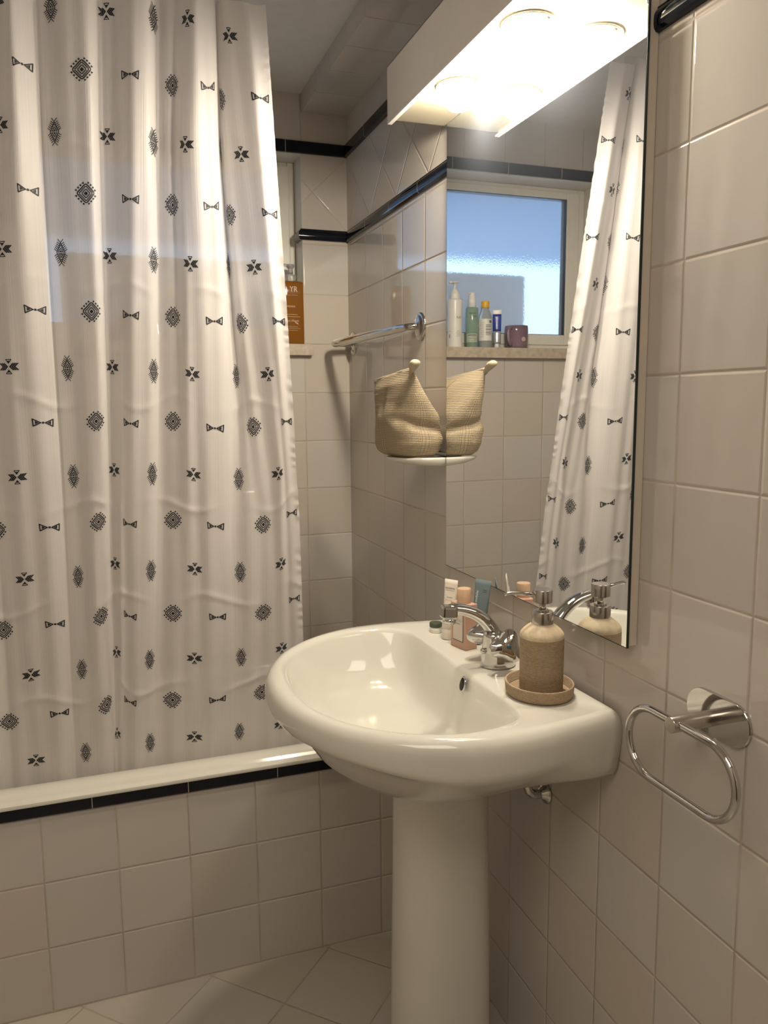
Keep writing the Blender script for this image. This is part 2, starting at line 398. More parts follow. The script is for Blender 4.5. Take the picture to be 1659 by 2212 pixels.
R.append(rrect(x0 + .04, x1 - .05, y0 + .058, y1 - .03, .06, 0.5065)); R.append(rrect(x0 + .05, x1 - .062, y0 + .066, y1 - .04, .07, 0.5015))
R.append(rrect(x0 + .06, x1 - .075, y0 + .072, y1 - .048, .08, 0.485)); R.append(rrect(x0 + .10, x1 - .12, y0 + .10, y1 - .07, .10, 0.22))
R.append(rrect(x0 + .16, x1 - .18, y0 + .15, y1 - .12, .10, 0.14)); R.append(rrect(x0 + .30, x1 - .30, y0 + .25, y1 - .22, .08, 0.13))
mb = MB(); mb.loft(R, 0, False, True); mb.build('tub_body', ['enamel'], bt, 50)

# ---------------------------------------------------------------- shower curtain
PXD = {  # printed motifs as read from the photo: row -> {column: (px, py)}
 0: {1: (110, 18), 3: (230, 25), 5: (331, 40), 7: (405, 40), 9: (471, 60), 11: (495, 77)},
 1: {0: (47, 138), 2: (177, 150), 4: (281, 160), 6: (373, 185), 8: (450, 190), 10: (478, 215), 12: (563, 212)},
 2: {-1: (0, 270), 1: (118, 285), 3: (232, 295), 5: (331, 307), 7: (400, 312), 9: (476, 325), 11: (521, 333)},
 3: {0: (60, 410), 2: (186, 418), 4: (282, 430), 6: (373, 443), 8: (458, 447), 10: (496, 465), 12: (583, 462)},
 4: {-1: (5, 538), 1: (132, 546), 3: (237, 553), 5: (332, 562), 7: (411, 570), 9: (494, 575), 11: (550, 577)},
 5: {0: (76, 669), 2: (198, 673), 4: (282, 681), 6: (374, 685), 8: (463, 694), 10: (520, 699), 12: (602, 694)},
 6: {-1: (19, 792), 1: (146, 796), 3: (243, 793), 5: (332, 802), 7: (415, 808), 9: (511, 813), 11: (580, 808)},
 7: {0: (93, 913), 2: (208, 910), 4: (282, 915), 6: (374, 910), 8: (464, 925), 10: (547, 922), 12: (618, 910)},
 8: {-1: (37, 1031), 1: (159, 1029), 3: (247, 1015), 5: (329, 1024), 7: (418, 1025), 9: (516, 1035), 11: (602, 1023)},
 9: {-2: (0, 1145), 0: (107, 1139), 2: (213, 1127), 4: (279, 1132), 6: (374, 1123), 8: (465, 1137), 10: (569, 1133), 12: (629, 1108)},
 10: {-1: (53, 1251), 1: (169, 1246), 3: (249, 1217), 5: (326, 1233), 7: (421, 1229), 9: (519, 1236), 11: (608, 1218)},
 11: {-2: (12, 1365), 0: (119, 1348), 2: (219, 1331), 4: (280, 1331), 6: (374, 1325), 8: (470, 1333), 10: (569, 1323), 12: (635, 1293)},
 12: {-1: (67, 1458), 1: (177, 1446), 3: (252, 1408), 5: (323, 1425), 7: (420, 1422), 9: (521, 1420), 11: (609, 1400)},
 13: {-2: (18, 1562), 0: (129, 1541), 2: (231, 1522), 4: (280, 1516), 6: (373, 1512), 8: (470, 1512), 10: (566, 1495)},
 14: {-1: (78, 1642), 1: (185, 1625), 3: (253, 1583), 5: (324, 1604), 7: (420, 1591), 9: (517, 1580), 11: (606, 1563)}}
KS = list(range(-6, 14)); VS = list(range(-1, 17))
px = {}
for k in range(-2, 13):
    vv = [v for v in range(15) if k in PXD[v]]
    xs = [PXD[v][k][0] for v in vv]; ys = [PXD[v][k][1] for v in vv]
    for v in VS:
        def ext(a):
            if v < vv[0]: return a[0] + (a[1] - a[0]) / (vv[1] - vv[0]) * (v - vv[0])
            if v > vv[-1]: return a[-1] + (a[-1] - a[-2]) / (vv[-1] - vv[-2]) * (v - vv[-1])
            return float(np.interp(v, vv, a))
        px[(k, v)] = [ext(xs), ext(ys)]
for v in VS:   # far-left columns, outside the frame
    for k in (-2, -3, -4, -5, -6): px[(k, v)] = [px[(k + 1, v)][0] - 52, px[(k + 1, v)][1] - 4 + 0.9 * v]
    a, b = px[(12, v)], px[(11, v)]
    wd = 44 - 2.0 * v if v < 9 else 30
    px[(13, v)] = [a[0] + wd, a[1] - (3 if v > 8 else -3)]
def cbase(z): return -0.628 - 0.112 * (z - 0.5)
EDG = [-6.5, -4.3, -2.0, 0.55, 2.75, 5.25, 8.7, 13.6]
def fold(k, v):
    k = np.asarray(k, float); v = np.asarray(v, float)
    A = np.interp(v, [-1, 0, 6, 10, 16], [0.040, 0.038, 0.028, 0.018, 0.009])
    y = np.zeros(np.broadcast(k, v).shape)
    for e0, e1 in zip(EDG[:-1], EDG[1:]):
        t = np.clip((k - e0) / (e1 - e0), 0, 1)
        ins = (k >= e0) & (k < e1)
        wgt = min(1.0, (e1 - e0) / 2.7)
        g = np.sin(pi * t ** 1.7) ** 0.9
        y = np.where(ins, -A * (g - 0.45) * wgt, y)
    # the deep overlap right of the third pleat, fading downwards
    fd = np.interp(v, [0, 3, 7, 9], [1, .9, .25, 0])
    s = np.clip((k - 8.6) / 0.45, 0, 1) * np.clip((11.8 - k) / 2.6, 0, 1)
    y = y + 0.035 * fd * s
    # horizontal packing creases and small waviness
    for c, h in ((4.55, .0022), (6.6, .0025), (8.65, .003), (10.65, .0028), (12.7, .0028), (2.3, .0015)):
        cc = c + 0.12 * np.sin(k * 1.7 + c)
        y = y - h * np.exp(-((v - cc) / 0.07) ** 2) * (0.55 + 0.45 * np.sin(k * 1.3 + c * 2.1))
    y = y + 0.0022 * np.sin(k * 4.1 + v * 0.35) + 0.0014 * np.sin(k * 7.3 - v * 0.2 + 1)
    y = y + np.where(k > 12.1, 0.0009 * np.sin(v * 27 + 5 * np.sin(v * 2.3)) * (1 + .8 * np.sin(v * 5.1)) * np.clip((k - 12.1) / .3, 0, 1), 0)
    return y
GX = np.zeros((len(KS), len(VS))); GZ = np.zeros_like(GX)
for i, k in enumerate(KS):
    for j, v in enumerate(VS):
        a, b = px[(k, v)]
        d = ROT.T @ np.array([(a - 829.5) / FPX, -(b - 1106) / FPX, 1.0])
        z = 1.3
        fy = float(fold(k, v))
        for _ in range(6):
            y = cbase(z) + fy; t = (y - CAM[1]) / d[1]; z = CAM[2] + d[2] * t
        GX[i, j] = CAM[0] + d[0] * t; GZ[i, j] = z
def catmull(G, a, b):
    """bicubic Catmull-Rom lookup; a = column coordinate, b = row coordinate (arrays)"""
    fa = np.clip(a - KS[0], 0, len(KS) - 1.0001); fb = np.clip(b - VS[0], 0, len(VS) - 1.0001)
    ia = fa.astype(int); ib = fb.astype(int); ta = fa - ia; tb = fb - ib
    def wts(t): return [-.5 * t + t * t - .5 * t ** 3, 1 - 2.5 * t * t + 1.5 * t ** 3, .5 * t + 2 * t * t - 1.5 * t ** 3, -.5 * t * t + .5 * t ** 3]
    wa, wb = wts(ta), wts(tb); r = 0
    for p_ in range(4):
        for q_ in range(4):
            r = r + wa[p_] * wb[q_] * G[np.clip(ia + p_ - 1, 0, G.shape[0] - 1), np.clip(ib + q_ - 1, 0, G.shape[1] - 1)]
    return r
def surf(k, v, eps=0.0):
    k = np.asarray(k, float); v = np.asarray(v, float)
    def S(k, v):
        x = catmull(GX, k, v); z = catmull(GZ, k, v)
        return np.stack([x, cbase(z) + fold(k, v), z], -1)
    P = S(k, v)
    if eps:
        h = 0.02
        du = S(k + h, v) - S(k - h, v); dv = S(k, v + h) - S(k, v - h)
        n = np.cross(du, dv); n /= np.linalg.norm(n, axis=-1, keepdims=True)
        n = np.where(n[..., 1:2] > 0, -n, n)
        P = P + n * eps
    return P
def fabric():
    m, nt, p, out = newmat('curtain_satin')
    L = nt.links.new
    uv = nt.nodes.new('ShaderNodeUVMap'); uv.uv_map = 'UVMap'
    mp = nt.nodes.new('ShaderNodeMapping'); mp.inputs['Scale'].default_value = (520, 2.2, 1); L(uv.outputs[0], mp.inputs[0])
    n = nt.nodes.new('ShaderNodeTexNoise'); n.inputs['Scale'].default_value = 1; n.inputs['Detail'].default_value = 3; L(mp.outputs[0], n.inputs['Vector'])
    cr = nt.nodes.new('ShaderNodeMapRange'); cr.inputs[1].default_value = .35; cr.inputs[2].default_value = .7; cr.inputs[3].default_value = .93; cr.inputs[4].default_value = 1.0
    L(n.outputs[0], cr.inputs[0])
    mx = nt.nodes.new('ShaderNodeMixRGB'); mx.blend_type = 'MULTIPLY'; mx.inputs[0].default_value = 1; mx.inputs[1].default_value = (0.86, 0.825, 0.81, 1)
    L(cr.outputs[0], mx.inputs[2]); L(mx.outputs[0], p.inputs['Base Color'])
    p.inputs['Roughness'].default_value = 0.42; p.inputs['Specular IOR Level'].default_value = 0.5
    p.inputs['Sheen Weight'].default_value = 0.15
    b = nt.nodes.new('ShaderNodeBump'); b.inputs['Distance'].default_value = 0.0009; b.inputs['Strength'].default_value = 0.55
    L(n.outputs[0], b.inputs['Height']); L(b.outputs[0], p.inputs['Normal'])
    tl = nt.nodes.new('ShaderNodeBsdfTranslucent'); tl.inputs[0].default_value = (0.85, 0.81, 0.78, 1)
    m1 = nt.nodes.new('ShaderNodeMixShader'); m1.inputs[0].default_value = 0.30; L(p.outputs[0], m1.inputs[1]); L(tl.outputs[0], m1.inputs[2])
    tr = nt.nodes.new('ShaderNodeBsdfTransparent'); m2 = nt.nodes.new('ShaderNodeMixShader'); m2.inputs[0].default_value = 0.09
    L(m1.outputs[0], m2.inputs[1]); L(tr.outputs[0], m2.inputs[2]); L(m2.outputs[0], out.inputs[0])
    return m
M['fabric'] = fabric()
M['ink'] = mat('curtain_ink', (0.012, 0.014, 0.018), 0.6)
KU, VU = 0.0505, 0.107
ct = MB()
ka = np.arange(-6, 12.52, 0.05); va = np.arange(-0.55, 15.3, 0.05)
KK, VV = np.meshgrid(ka, va, indexing='ij'); P = surf(KK, VV)
nk, nv = len(ka), len(va)
ct.v = [tuple(q) for q in P.reshape(-1, 3)]; ct.uv = [(a * KU, -b * VU) for a, b in zip(KK.ravel(), VV.ravel())]
idx = np.arange(nk * nv).reshape(nk, nv)
ct.f = np.stack([idx[:-1, :-1], idx[:-1, 1:], idx[1:, 1:], idx[1:, :-1]], -1).reshape(-1, 4).tolist()
ct.mi = [0] * len(ct.f); ct.sm = [True] * len(ct.f)

# motif drawing in local metres (a right, b up)
class Pen:
    def __init__(s): s.V = []; s.F = []
    def quadstrip(s, A, B, n):
        b0 = len(s.V)
        for i in range(n + 1):
            t = i / n
            s.V.append((A[0][0] + (A[1][0] - A[0][0]) * t, A[0][1] + (A[1][1] - A[0][1]) * t))
            s.V.append((B[0][0] + (B[1][0] - B[0][0]) * t, B[0][1] + (B[1][1] - B[0][1]) * t))
        for i in range(n): s.F.append([b0 + 2 * i, b0 + 2 * i + 2, b0 + 2 * i + 3, b0 + 2 * i + 1])
    def line(s, p, q, w):
        p = np.array(p, float); q = np.array(q, float); d = q - p; l = np.linalg.norm(d)
        if l < 1e-9: return
        d /= l; n = np.array([-d[1], d[0]]) * w / 2; p = p - d * w * .3; q = q + d * w * .3
        s.quadstrip((p + n, q + n), (p - n, q - n), max(1, int(l / 0.003)))
    def poly(s, pts, w, close=True):
        for i in range(len(pts) if close else len(pts) - 1): s.line(pts[i], pts[(i + 1) % len(pts)], w)
    def tri(s, a, b, c):
        a, b, c = [np.array(t, float) for t in (a, b, c)]
        n = max(1, int(max(np.linalg.norm(a - b), np.linalg.norm(b - c), np.linalg.norm(a - c)) / 0.0035)); b0 = len(s.V); ix = {}
        for i in range(n + 1):
            for j in range(n + 1 - i):
                ix[i, j] = len(s.V); s.V.append(tuple(a + (b - a) * i / n + (c - a) * j / n))
        for i in range(n):
            for j in range(n - i):
                s.F.append([ix[i, j], ix[i + 1, j], ix[i, j + 1]])
                if i + j < n - 1: s.F.append([ix[i + 1, j], ix[i + 1, j + 1], ix[i, j + 1]])
    def fan(s, pts):
        for i in range(1, len(pts) - 1): s.tri(pts[0], pts[i], pts[i + 1])
mm = 0.001
def bow():
    p = Pen()
    for sg in (1, -1):
        p.poly([(sg * 19 * mm, 7.4 * mm), (sg * 18 * mm, -7.6 * mm), (sg * 4.2 * mm, 0)], 2.3 * mm)
        p.tri((sg * 14.8 * mm, 3.6 * mm), (sg * 14.4 * mm, -3.6 * mm), (sg * 8 * mm, 0))
    p.fan([(2.5 * mm * math.cos(i * pi / 4), 2.5 * mm * math.sin(i * pi / 4)) for i in range(8)])
    return p
def cross():
    p = Pen()
    for sg in (1, -1):
        for x0 in (0.8, 5.0, 9.2):     # three chevrons each side
            for t in (1, -1):
                a = (x0 + 1.0 * (x0 < 2)) * mm
                p.tri((sg * x0 * mm, 0), (sg * (x0 + 3.7) * mm, 0), (sg * (x0 + 10.3) * mm, t * 7.2 * mm))
                p.tri((sg * x0 * mm, 0), (sg * (x0 + 6.6) * mm, t * 7.2 * mm), (sg * (x0 + 10.3) * mm, t * 7.2 * mm))
        p.poly([(-5.4 * mm, sg * 14.4 * mm), (5.4 * mm, sg * 14.4 * mm), (0, sg * 6.8 * mm)], 1.5 * mm)
        p.tri((-3.3 * mm, sg * 11.8 * mm), (3.3 * mm, sg * 11.8 * mm), (0, sg * 7.2 * mm))
    return p
def sun():
    p = Pen()
    def dia(r, rr=0.18, n=4):
        pts = []
        for q in range(4):
            a = q * pi / 2; u = np.array([math.cos(a), math.sin(a)]); v = np.array([math.cos(a + pi / 2), math.sin(a + pi / 2)])
            wv = np.array([math.cos(a - pi / 2), math.sin(a - pi / 2)])
            c = u * r; A_ = c + (wv * r - c) * rr; B_ = c + (v * r - c) * rr
            for i in range(n + 1):
                t = i / n; pts.append(tuple((1 - t) ** 2 * A_ + 2 * t * (1 - t) * c + t * t * B_))
        return pts
    p.poly(dia(19.5 * mm, .2), 2.1 * mm)
    p.fan(dia(4.6 * mm, .25))
    p.poly(dia(8.2 * mm, .06, 1), 1.5 * mm); p.poly(dia(14.0 * mm, .05, 1), 1.5 * mm)
    for q in range(4):
        a = q * pi / 2; u = np.array([math.cos(a), math.sin(a)]); v = np.array([math.cos(a + pi / 2), math.sin(a + pi / 2)])
        nrm = (u + v) / math.sqrt(2)
        for r, cnt, ln in ((14.0, 6, 2.3), (8.2, 4, 2.0)):
            for i in range(cnt):
                t = (i + .5) / cnt; c = (u * (1 - t) + v * t) * r * mm
                p.line(c, c + nrm * ln * mm, 1.35 * mm)
        for i in range(4):
            t = (i + .55) / 4.1; c = (u * (1 - t) + v * t) * 19.5 * mm + nrm * (1.9 + 1.0 * math.sin(pi * t)) * mm
            tg = (v - u) / math.sqrt(2)
            o_ = c + nrm * 3.4 * mm
            p.fan([c - tg * 1.1 * mm, c + tg * 1.1 * mm, o_ + tg * 2.3 * mm, o_ - tg * 2.3 * mm])
    return p
def leaf():
    p = Pen()
    W_, H_ = 8.0 * mm, 19.0 * mm
    for sx in (1, -1):
        for sy in (1, -1):
            p.line((0, sy * H_), (sx * W_, 0), 1.6 * mm)
            p.line((0, sy * 9.2 * mm), (sx * 4.6 * mm, 0), 1.3 * mm)
            for i in range(6):
                t = i / 5.6; c = (sx * W_ * t, sy * H_ * (1 - t) + sy * .5 * mm)
                p.line(c, (c[0] + sx * 4.9 * mm, c[1] + sy * (4.3 + 2 * (i == 0)) * mm), 1.45 * mm)
            for i in range(4):
                t = (i + .6) / 4.3
                c = (sx * W_ * .66 * t, sy * (14.6 * mm) * (1 - t) + sy * .8 * mm)
                p.fan([(c[0] + 1.05 * mm * math.cos(j * pi / 2), c[1] + 1.5 * mm * math.sin(j * pi / 2)) for j in range(4)])
    for sy in (1, -1): p.tri((-2.4 * mm, sy * .7 * mm), (2.4 * mm, sy * .7 * mm), (0, sy * 5.6 * mm))
    return p
MOT = {0: bow(), 1: leaf(), 2: sun(), 3: cross()}
for k in range(-6, 13):
    for v in range(0, 16):
        if (k + v) % 2 == 0: continue
        pen = MOT[k % 4]; A = np.array(pen.V)
        sw = 0.93
        q = surf(k + A[:, 0] * sw / KU, v - A[:, 1] * sw / VU, 0.0007)
        kk = k + A[:, 0] / KU
        b0 = len(ct.v); ct.v += [tuple(t) for t in q]; ct.uv += [(0, 0)] * len(q)
        for f in pen.F:
            if kk[f].max() > 12.5: continue
            ct.f.append([b0 + t for t in f]); ct.mi.append(1); ct.sm.append(False)
cur = thing('shower_curtain', 'white satin shower curtain printed with black bow, leaf and sunburst motifs', 'shower curtain', (0, 0, 0))
ct.build('curtain_cloth', ['fabric', 'ink'], cur)
# curtain pole above the frame
pole = thing('curtain_pole', 'slim white pole the printed shower curtain hangs from, above the tub', 'curtain pole', (0, 0, 0))
mb = MB(); mb.tube([(XL + .001, -0.83, 2.188), (-0.141, -0.83, 2.188)], 0.010, 16); mb.build('pole', ['lamp_body'], pole)
RG = [(-6.0, 1), (-3.2, 1), (-0.8, 1), (1.9, 1), (4.2, 1), (7.3, 1), (10.2, 1), (12.3, 1)]
for k, _ in RG:
    q = surf(np.array([k]), np.array([-0.5]))[0]
    mb = MB(); cx = float(q[0]); top = float(q[2])
    mb.tube([(cx, -0.83 + .019 * math.sin(a), 2.181 + .023 * math.cos(a)) for a in np.linspace(0, 2 * pi, 20, endpoint=False)], 0.0018, 6, 0, True)
    mb.build('curtain_ring', ['white_plastic'], cur)

# ---------------------------------------------------------------- wall mirror and lamp box
MX = -0.0205
mi_ = thing('wall_mirror', 'large rectangular mirror above the washbasin under the lamp box', 'mirror', (0, -1.127, 0.941))
T = Matrix.Translation((0, 1.127, -0.941))
mb = MB(); mb.box(-0.0165, -0.0005, -1.456, -0.799, 0.943, 1.985, 0, 0.0008, T); mb.build('backing', ['mirror_side'], mi_)
mb = MB(); mb.box(MX + .0003, -0.0165, -1.4585, -0.7965, 0.9405, 1.985, 0, 0, T); mb.build('glass_edge', ['mirror_edge'], mi_)
mb = MB(); mb.box(MX, MX + .0002, -1.4572, -0.7978, 0.9420, 1.985, 0, 0, T)
mb.build('mirror_glass', ['mirror'], mi_)
lf = thing('mirror_lamp', 'white metal lamp box with lit round bulbs over the mirror', 'lamp', (0, -1.12, 1.88))
T = Matrix.Translation((0, 1.12, -1.88))
LY0, LY1, LZ, LT = -1.458, -0.785, 1.889, 1.992
LX = -0.150
mb = MB()
mb.box(LX, LX + .003, LY0, LY1, LZ - .010, LT, 0, .0008, T)            # front plate
mb.box(LX, -0.0008, LY0, LY1, LT - .003, LT + .0, 0, .0005, T)         # top
mb.box(LX, -0.0210, LY1 - .002, LY1, LZ, LT, 0, .0004, T)
mb.box(LX, -0.0210, LY0, LY0 + .002, LZ, LT, 0, .0004, T)
mb.box(LX + .003, LX + .010, LY0, LY1, LZ - .0095, LZ - .006, 0, .0006, T)
mb.build('housing', ['lamp_body'], lf)
# underside plate with round holes
BY = [-0.990, -1.246]; BX = -0.082; RH = 0.0405
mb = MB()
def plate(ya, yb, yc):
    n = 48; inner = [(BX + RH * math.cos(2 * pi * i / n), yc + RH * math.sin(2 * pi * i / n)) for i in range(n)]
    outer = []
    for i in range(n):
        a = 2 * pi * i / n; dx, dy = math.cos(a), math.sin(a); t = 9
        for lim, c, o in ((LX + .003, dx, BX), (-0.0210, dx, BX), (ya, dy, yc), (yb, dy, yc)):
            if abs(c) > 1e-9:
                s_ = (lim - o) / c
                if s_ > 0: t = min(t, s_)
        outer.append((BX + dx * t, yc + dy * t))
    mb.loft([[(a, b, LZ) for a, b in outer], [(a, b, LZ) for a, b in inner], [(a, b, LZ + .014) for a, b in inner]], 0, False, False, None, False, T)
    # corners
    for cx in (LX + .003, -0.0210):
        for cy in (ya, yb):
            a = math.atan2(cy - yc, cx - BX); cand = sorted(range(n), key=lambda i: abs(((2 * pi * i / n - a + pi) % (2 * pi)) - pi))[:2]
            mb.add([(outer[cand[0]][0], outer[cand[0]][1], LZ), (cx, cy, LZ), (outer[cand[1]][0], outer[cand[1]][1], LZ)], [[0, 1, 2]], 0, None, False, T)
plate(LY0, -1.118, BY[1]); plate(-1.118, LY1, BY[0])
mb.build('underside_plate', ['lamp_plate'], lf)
for y in BY:
    mb = MB(); mb.lathe([(RH - .001, .006), (RH + .0015, .0), (RH + .0028, -.003), (RH + .001, -.0045), (RH - .002, -.0035), (RH - .003, .003)], 48, 0, T @ Matrix.Translation((BX, y, LZ)), None, False)
    mb.build('bulb_ring', ['lamp_ring'], lf)
    mb = MB(); mb.lathe([(.0135, .05), (.0135, .034), (.016, .028), (.026, .012), (.0315, -.002), (.0335, -.012), (.032, -.022), (.0265, -.033), (.017, -.041), (.007, -.0445), (.0005, -.045)], 32, 0, T @ Matrix.Translation((BX, y, LZ)))
    mb.mi = [1 if min(mb.v[i][2] for i in f) > (LZ - 1.88) - .004 else 0 for f in mb.f]
    mb.build('bulb', ['bulb', 'bulb_neck'], lf)
# small pull switch
mb = MB(); mb.lathe([(.016, .0), (.0165, -.004), (.015, -.007), (.009, -.008), (.0075, -.018), (.0005, -.0195)], 28, 0, T @ Matrix.Translation((-0.078, -1.390, LZ)))
mb.build('switch_knob', ['chrome'], lf)

# ---------------------------------------------------------------- washbasin
SY = -1.14
bs = thing('washbasin', 'wide white porcelain washbasin fixed to the wall on its pedestal', 'washbasin', (0, SY, 0.61))
half = [(-.0012, .262), (-.004, .2765), (-.013, .2870), (-.030, .2950), (-.058, .3025), (-.10, .310), (-.15, .320), (-.20, .3235), (-.25, .320), (-.30, .307), (-.35, .283), (-.40, .245), (-.445, .193), (-.478, .125), (-.494, .062), (-.4985, 0)]
inn = [(-.143, 0), (-.143, .08), (-.145, .16), (-.149, .215), (-.160, .246), (-.185, .265), (-.225, .276), (-.27, .275), (-.315, .262), (-.36, .236), (-.40, .197), (-.433, .146), (-.452, .085), (-.459, 0)]
OUT = half + [(x, -y) for x, y in half[::-1][1:]]
INN = inn + [(x, -y) for x, y in inn[::-1][1:-1]]
CX = -0.255
def smooth_poly(P, n=10):
    Q = []; N = len(P)
    for i in range(N):
        p0, p1, p2, p3 = [np.array(P[(i + t) % N]) for t in (-1, 0, 1, 2)]
        if np.linalg.norm(p2 - p1) > .4: Q += [p1 + (p2 - p1) * t / n for t in range(n)]; continue
        for t in range(n):
            u = t / n; Q.append(.5 * ((2 * p1) + (-p0 + p2) * u + (2 * p0 - 5 * p1 + 4 * p2 - p3) * u * u + (-p0 + 3 * p1 - 3 * p2 + p3) * u ** 3))
    return np.array(Q)
def radial(P, n, C):
    Q = smooth_poly(P); R_ = []
    A = Q - C; B = np.roll(A, -1, 0)
    for i in range(n):
        a = 2 * pi * (i + .5) / n; d = np.array([math.cos(a), math.sin(a)])
        best = 0
        cr = A[:, 0] * (B[:, 1] - A[:, 1]) - A[:, 1] * (B[:, 0] - A[:, 0])
        den = d[0] * (B[:, 1] - A[:, 1]) - d[1] * (B[:, 0] - A[:, 0])
        with np.errstate(all='ignore'):
            t = cr / den; s_ = (A[:, 0] * d[1] - A[:, 1] * d[0]) / den
        ok = (t > 0) & (s_ >= -1e-6) & (s_ <= 1 + 1e-6) & (abs(den) > 1e-12)
        R_.append(t[ok].max())
    return np.array(R_)
NB = 144
Ro = radial(OUT, NB, np.array([CX, 0.0])); Ri = radial(INN, NB, np.array([CX, 0.0]))
AN = np.array([2 * pi * (i + .5) / NB for i in range(NB)])
fw = np.clip((-np.cos(AN) + 0.25) / 0.9, 0, 1); fw = fw * fw * (3 - 2 * fw)      # 1 towards the front
bk = np.clip((np.cos(AN) - 0.15) / 0.5, 0, 1); bk = bk * bk * (3 - 2 * bk)       # 1 towards the wall
ZO = -0.61
def ring(R_, z): 
    z = np.broadcast_to(z, R_.shape)
    return [(min(-.0011, CX + r * math.cos(a)), r * math.sin(a), zz + ZO) for r, a, zz in zip(R_, AN, z)]
lerp = lambda a, b, t: a + (b - a) * t
rings = []
# underside up to the rim; (front scale, front offset, z) / (side scale, offset, z)
FRONT = [(.20, 0, .6555), (.30, 0, .6557), (.42, 0, .661), (.55, 0, .679), (.67, 0, .705), (.775, 0, .741), (.845, 0, .765), (.895, 0, .7765), (.935, 0, .7815), (.965, 0, .7825), (1, -.0050, .7850), (1, -.0010, .792)]
SIDE = [(.20, 0, .6555), (.33, 0, .6562), (.50, 0, .664), (.68, 0, .690), (.80, 0, .7155), (.885, 0, .7360), (.935, 0, .7500), (.962, 0, .7590), (.978, 0, .7640), (1, -.0058, .7665), (1, -.0025, .7710), (1, -.0003, .780)]
WALL = [(.20, 0, .6555), (.33, 0, .6565), (.52, 0, .671), (.72, 0, .690), (.86, 0, .7045), (.94, 0, .712), (1, -.010, .720), (1, -.005, .732), (1, -.003, .748), (1, -.002, .760), (1, -.001, .772), (1, 0, .783)]
bw = np.clip((np.cos(AN) - 0.30) / 0.45, 0, 1); bw = bw * bw * (3 - 2 * bw)
fw = np.clip((-np.cos(AN) - 0.05) / 0.75, 0, 1); fw = fw * fw * (3 - 2 * fw)
for (s0, o0, z0), (s1, o1, z1), (s2, o2, z2) in zip(FRONT, SIDE, WALL):
    rings.append(ring(lerp(lerp(Ro * s1 + o1, Ro * s2 + o2, bw), Ro * s0 + o0, fw), lerp(lerp(z1, z2, bw), z0, fw)))
for o0, z0 in ((0, .800), (-.001, .8085), (-.0045, .8185), (-.010, .8262), (-.018, .8307)):
    rings.append(ring(Ro + o0, z0))
# deck: slightly lower tap ledge at the back
deck = lerp(.8305, .8255, bk)
rings.append(ring(lerp(Ro - .021, Ri + .012, .5) if False else np.maximum(Ro - .030, Ri + .011), lerp(.8315, .8265, bk)))
rings.append(ring(Ri + .007, lerp(.8310, .8255, bk)))
for off_, dz in ((.003, -.0008), (-.0015, -.004), (-.0045, -.010)):
    rings.append(ring(Ri + off_, deck + dz))
for sf, sb, z in ((.935, .915, .790), (.895, .880, .765), (.83, .845, .738), (.74, .80, .718), (.60, .70, .704), (.42, .52, .6955), (.22, .28, .691), (.07, .08, .689)):
    rings.append(ring(Ri * lerp(sf, sb, bk), z))
mb = MB(); mb.loft(rings, 0, True, True)
mb.build('basin_bowl', ['porcelain'], bs)
mb = MB(); mb.lathe([(.022, .001), (.0225, .003), (.019, .0045), (.015, .003), (.013, .001), (.0005, .0008)], 28, 0, Matrix.Translation((CX, 0, .6895 + ZO)))
mb.build('drain_ring', ['chrome'], bs)
# overflow opening in the back wall of the bowl
A_ = 0; xo = -0.1565
T = Matrix.Translation((xo + .002, -.036, .806 + ZO)) @ Matrix.Rotation(math.radians(-78), 4, 'Y') @ Matrix.Diagonal((1.35, 1.0, 1, 1))
mb = MB(); mb.lathe([(.0088, .002), (.0085, .0008), (.0005, .0006)], 24, 0, T); mb.build('overflow_hole', ['black_hole'], bs)
mb = MB(); mb.lathe([(.0084, .0012), (.0092, .0028), (.0104, .0026), (.0110, .0008)], 24, 0, T, None, False); mb.build('overflow_ring', ['chrome'], bs)
pd = thing('pedestal', 'tall white porcelain pedestal standing on the floor under the washbasin', 'pedestal', (-.183, SY, 0))
R = []
for z, rx, ry, e in ((0, .102, .096, 2.3), (.012, .1025, .096, 2.3), (.03, .098, .092, 2.3), (.09, .0935, .087, 2.4), (.25, .091, .085, 2.5), (.42, .088, .083, 2.5), (.58, .086, .081, 2.5), (.630, .0855, .081, 2.5), (.6552, .086, .0815, 2.5)):
    R.append([(rx * math.copysign(abs(math.cos(t)) ** (2 / e), math.cos(t)), ry * math.copysign(abs(math.sin(t)) ** (2 / e), math.sin(t)), z) for t in np.linspace(0, 2 * pi, 64, endpoint=False)])
mb = MB(); mb.loft(R); mb.build('column', ['porcelain'], pd)
# waste pipe
wp = thing('waste_pipe', 'short bent chrome pipe entering the wall under the washbasin', 'pipe', (0, -1.211, .597))
mb = MB(); mb.tube([(0, 0, -.008), (-.018, 0, -.008), (-.030, 0, -.005), (-.038, 0, .003), (-.041, 0, .014), (-.041, 0, .04), (-.041, 0, .075)], .0085, 16); mb.build('bent_pipe', ['chrome'], wp)
RY = Matrix.Rotation(-pi / 2, 4, 'Y')
mb = MB(); mb.lathe([(.020, .0006), (.0205, .003), (.018, .0065), (.0125, .009), (.0105, .013), (.009, .0145)], 32, 0, Matrix.Translation((0, 0, -.008)) @ RY); mb.build('wall_flange', ['chrome'], wp)

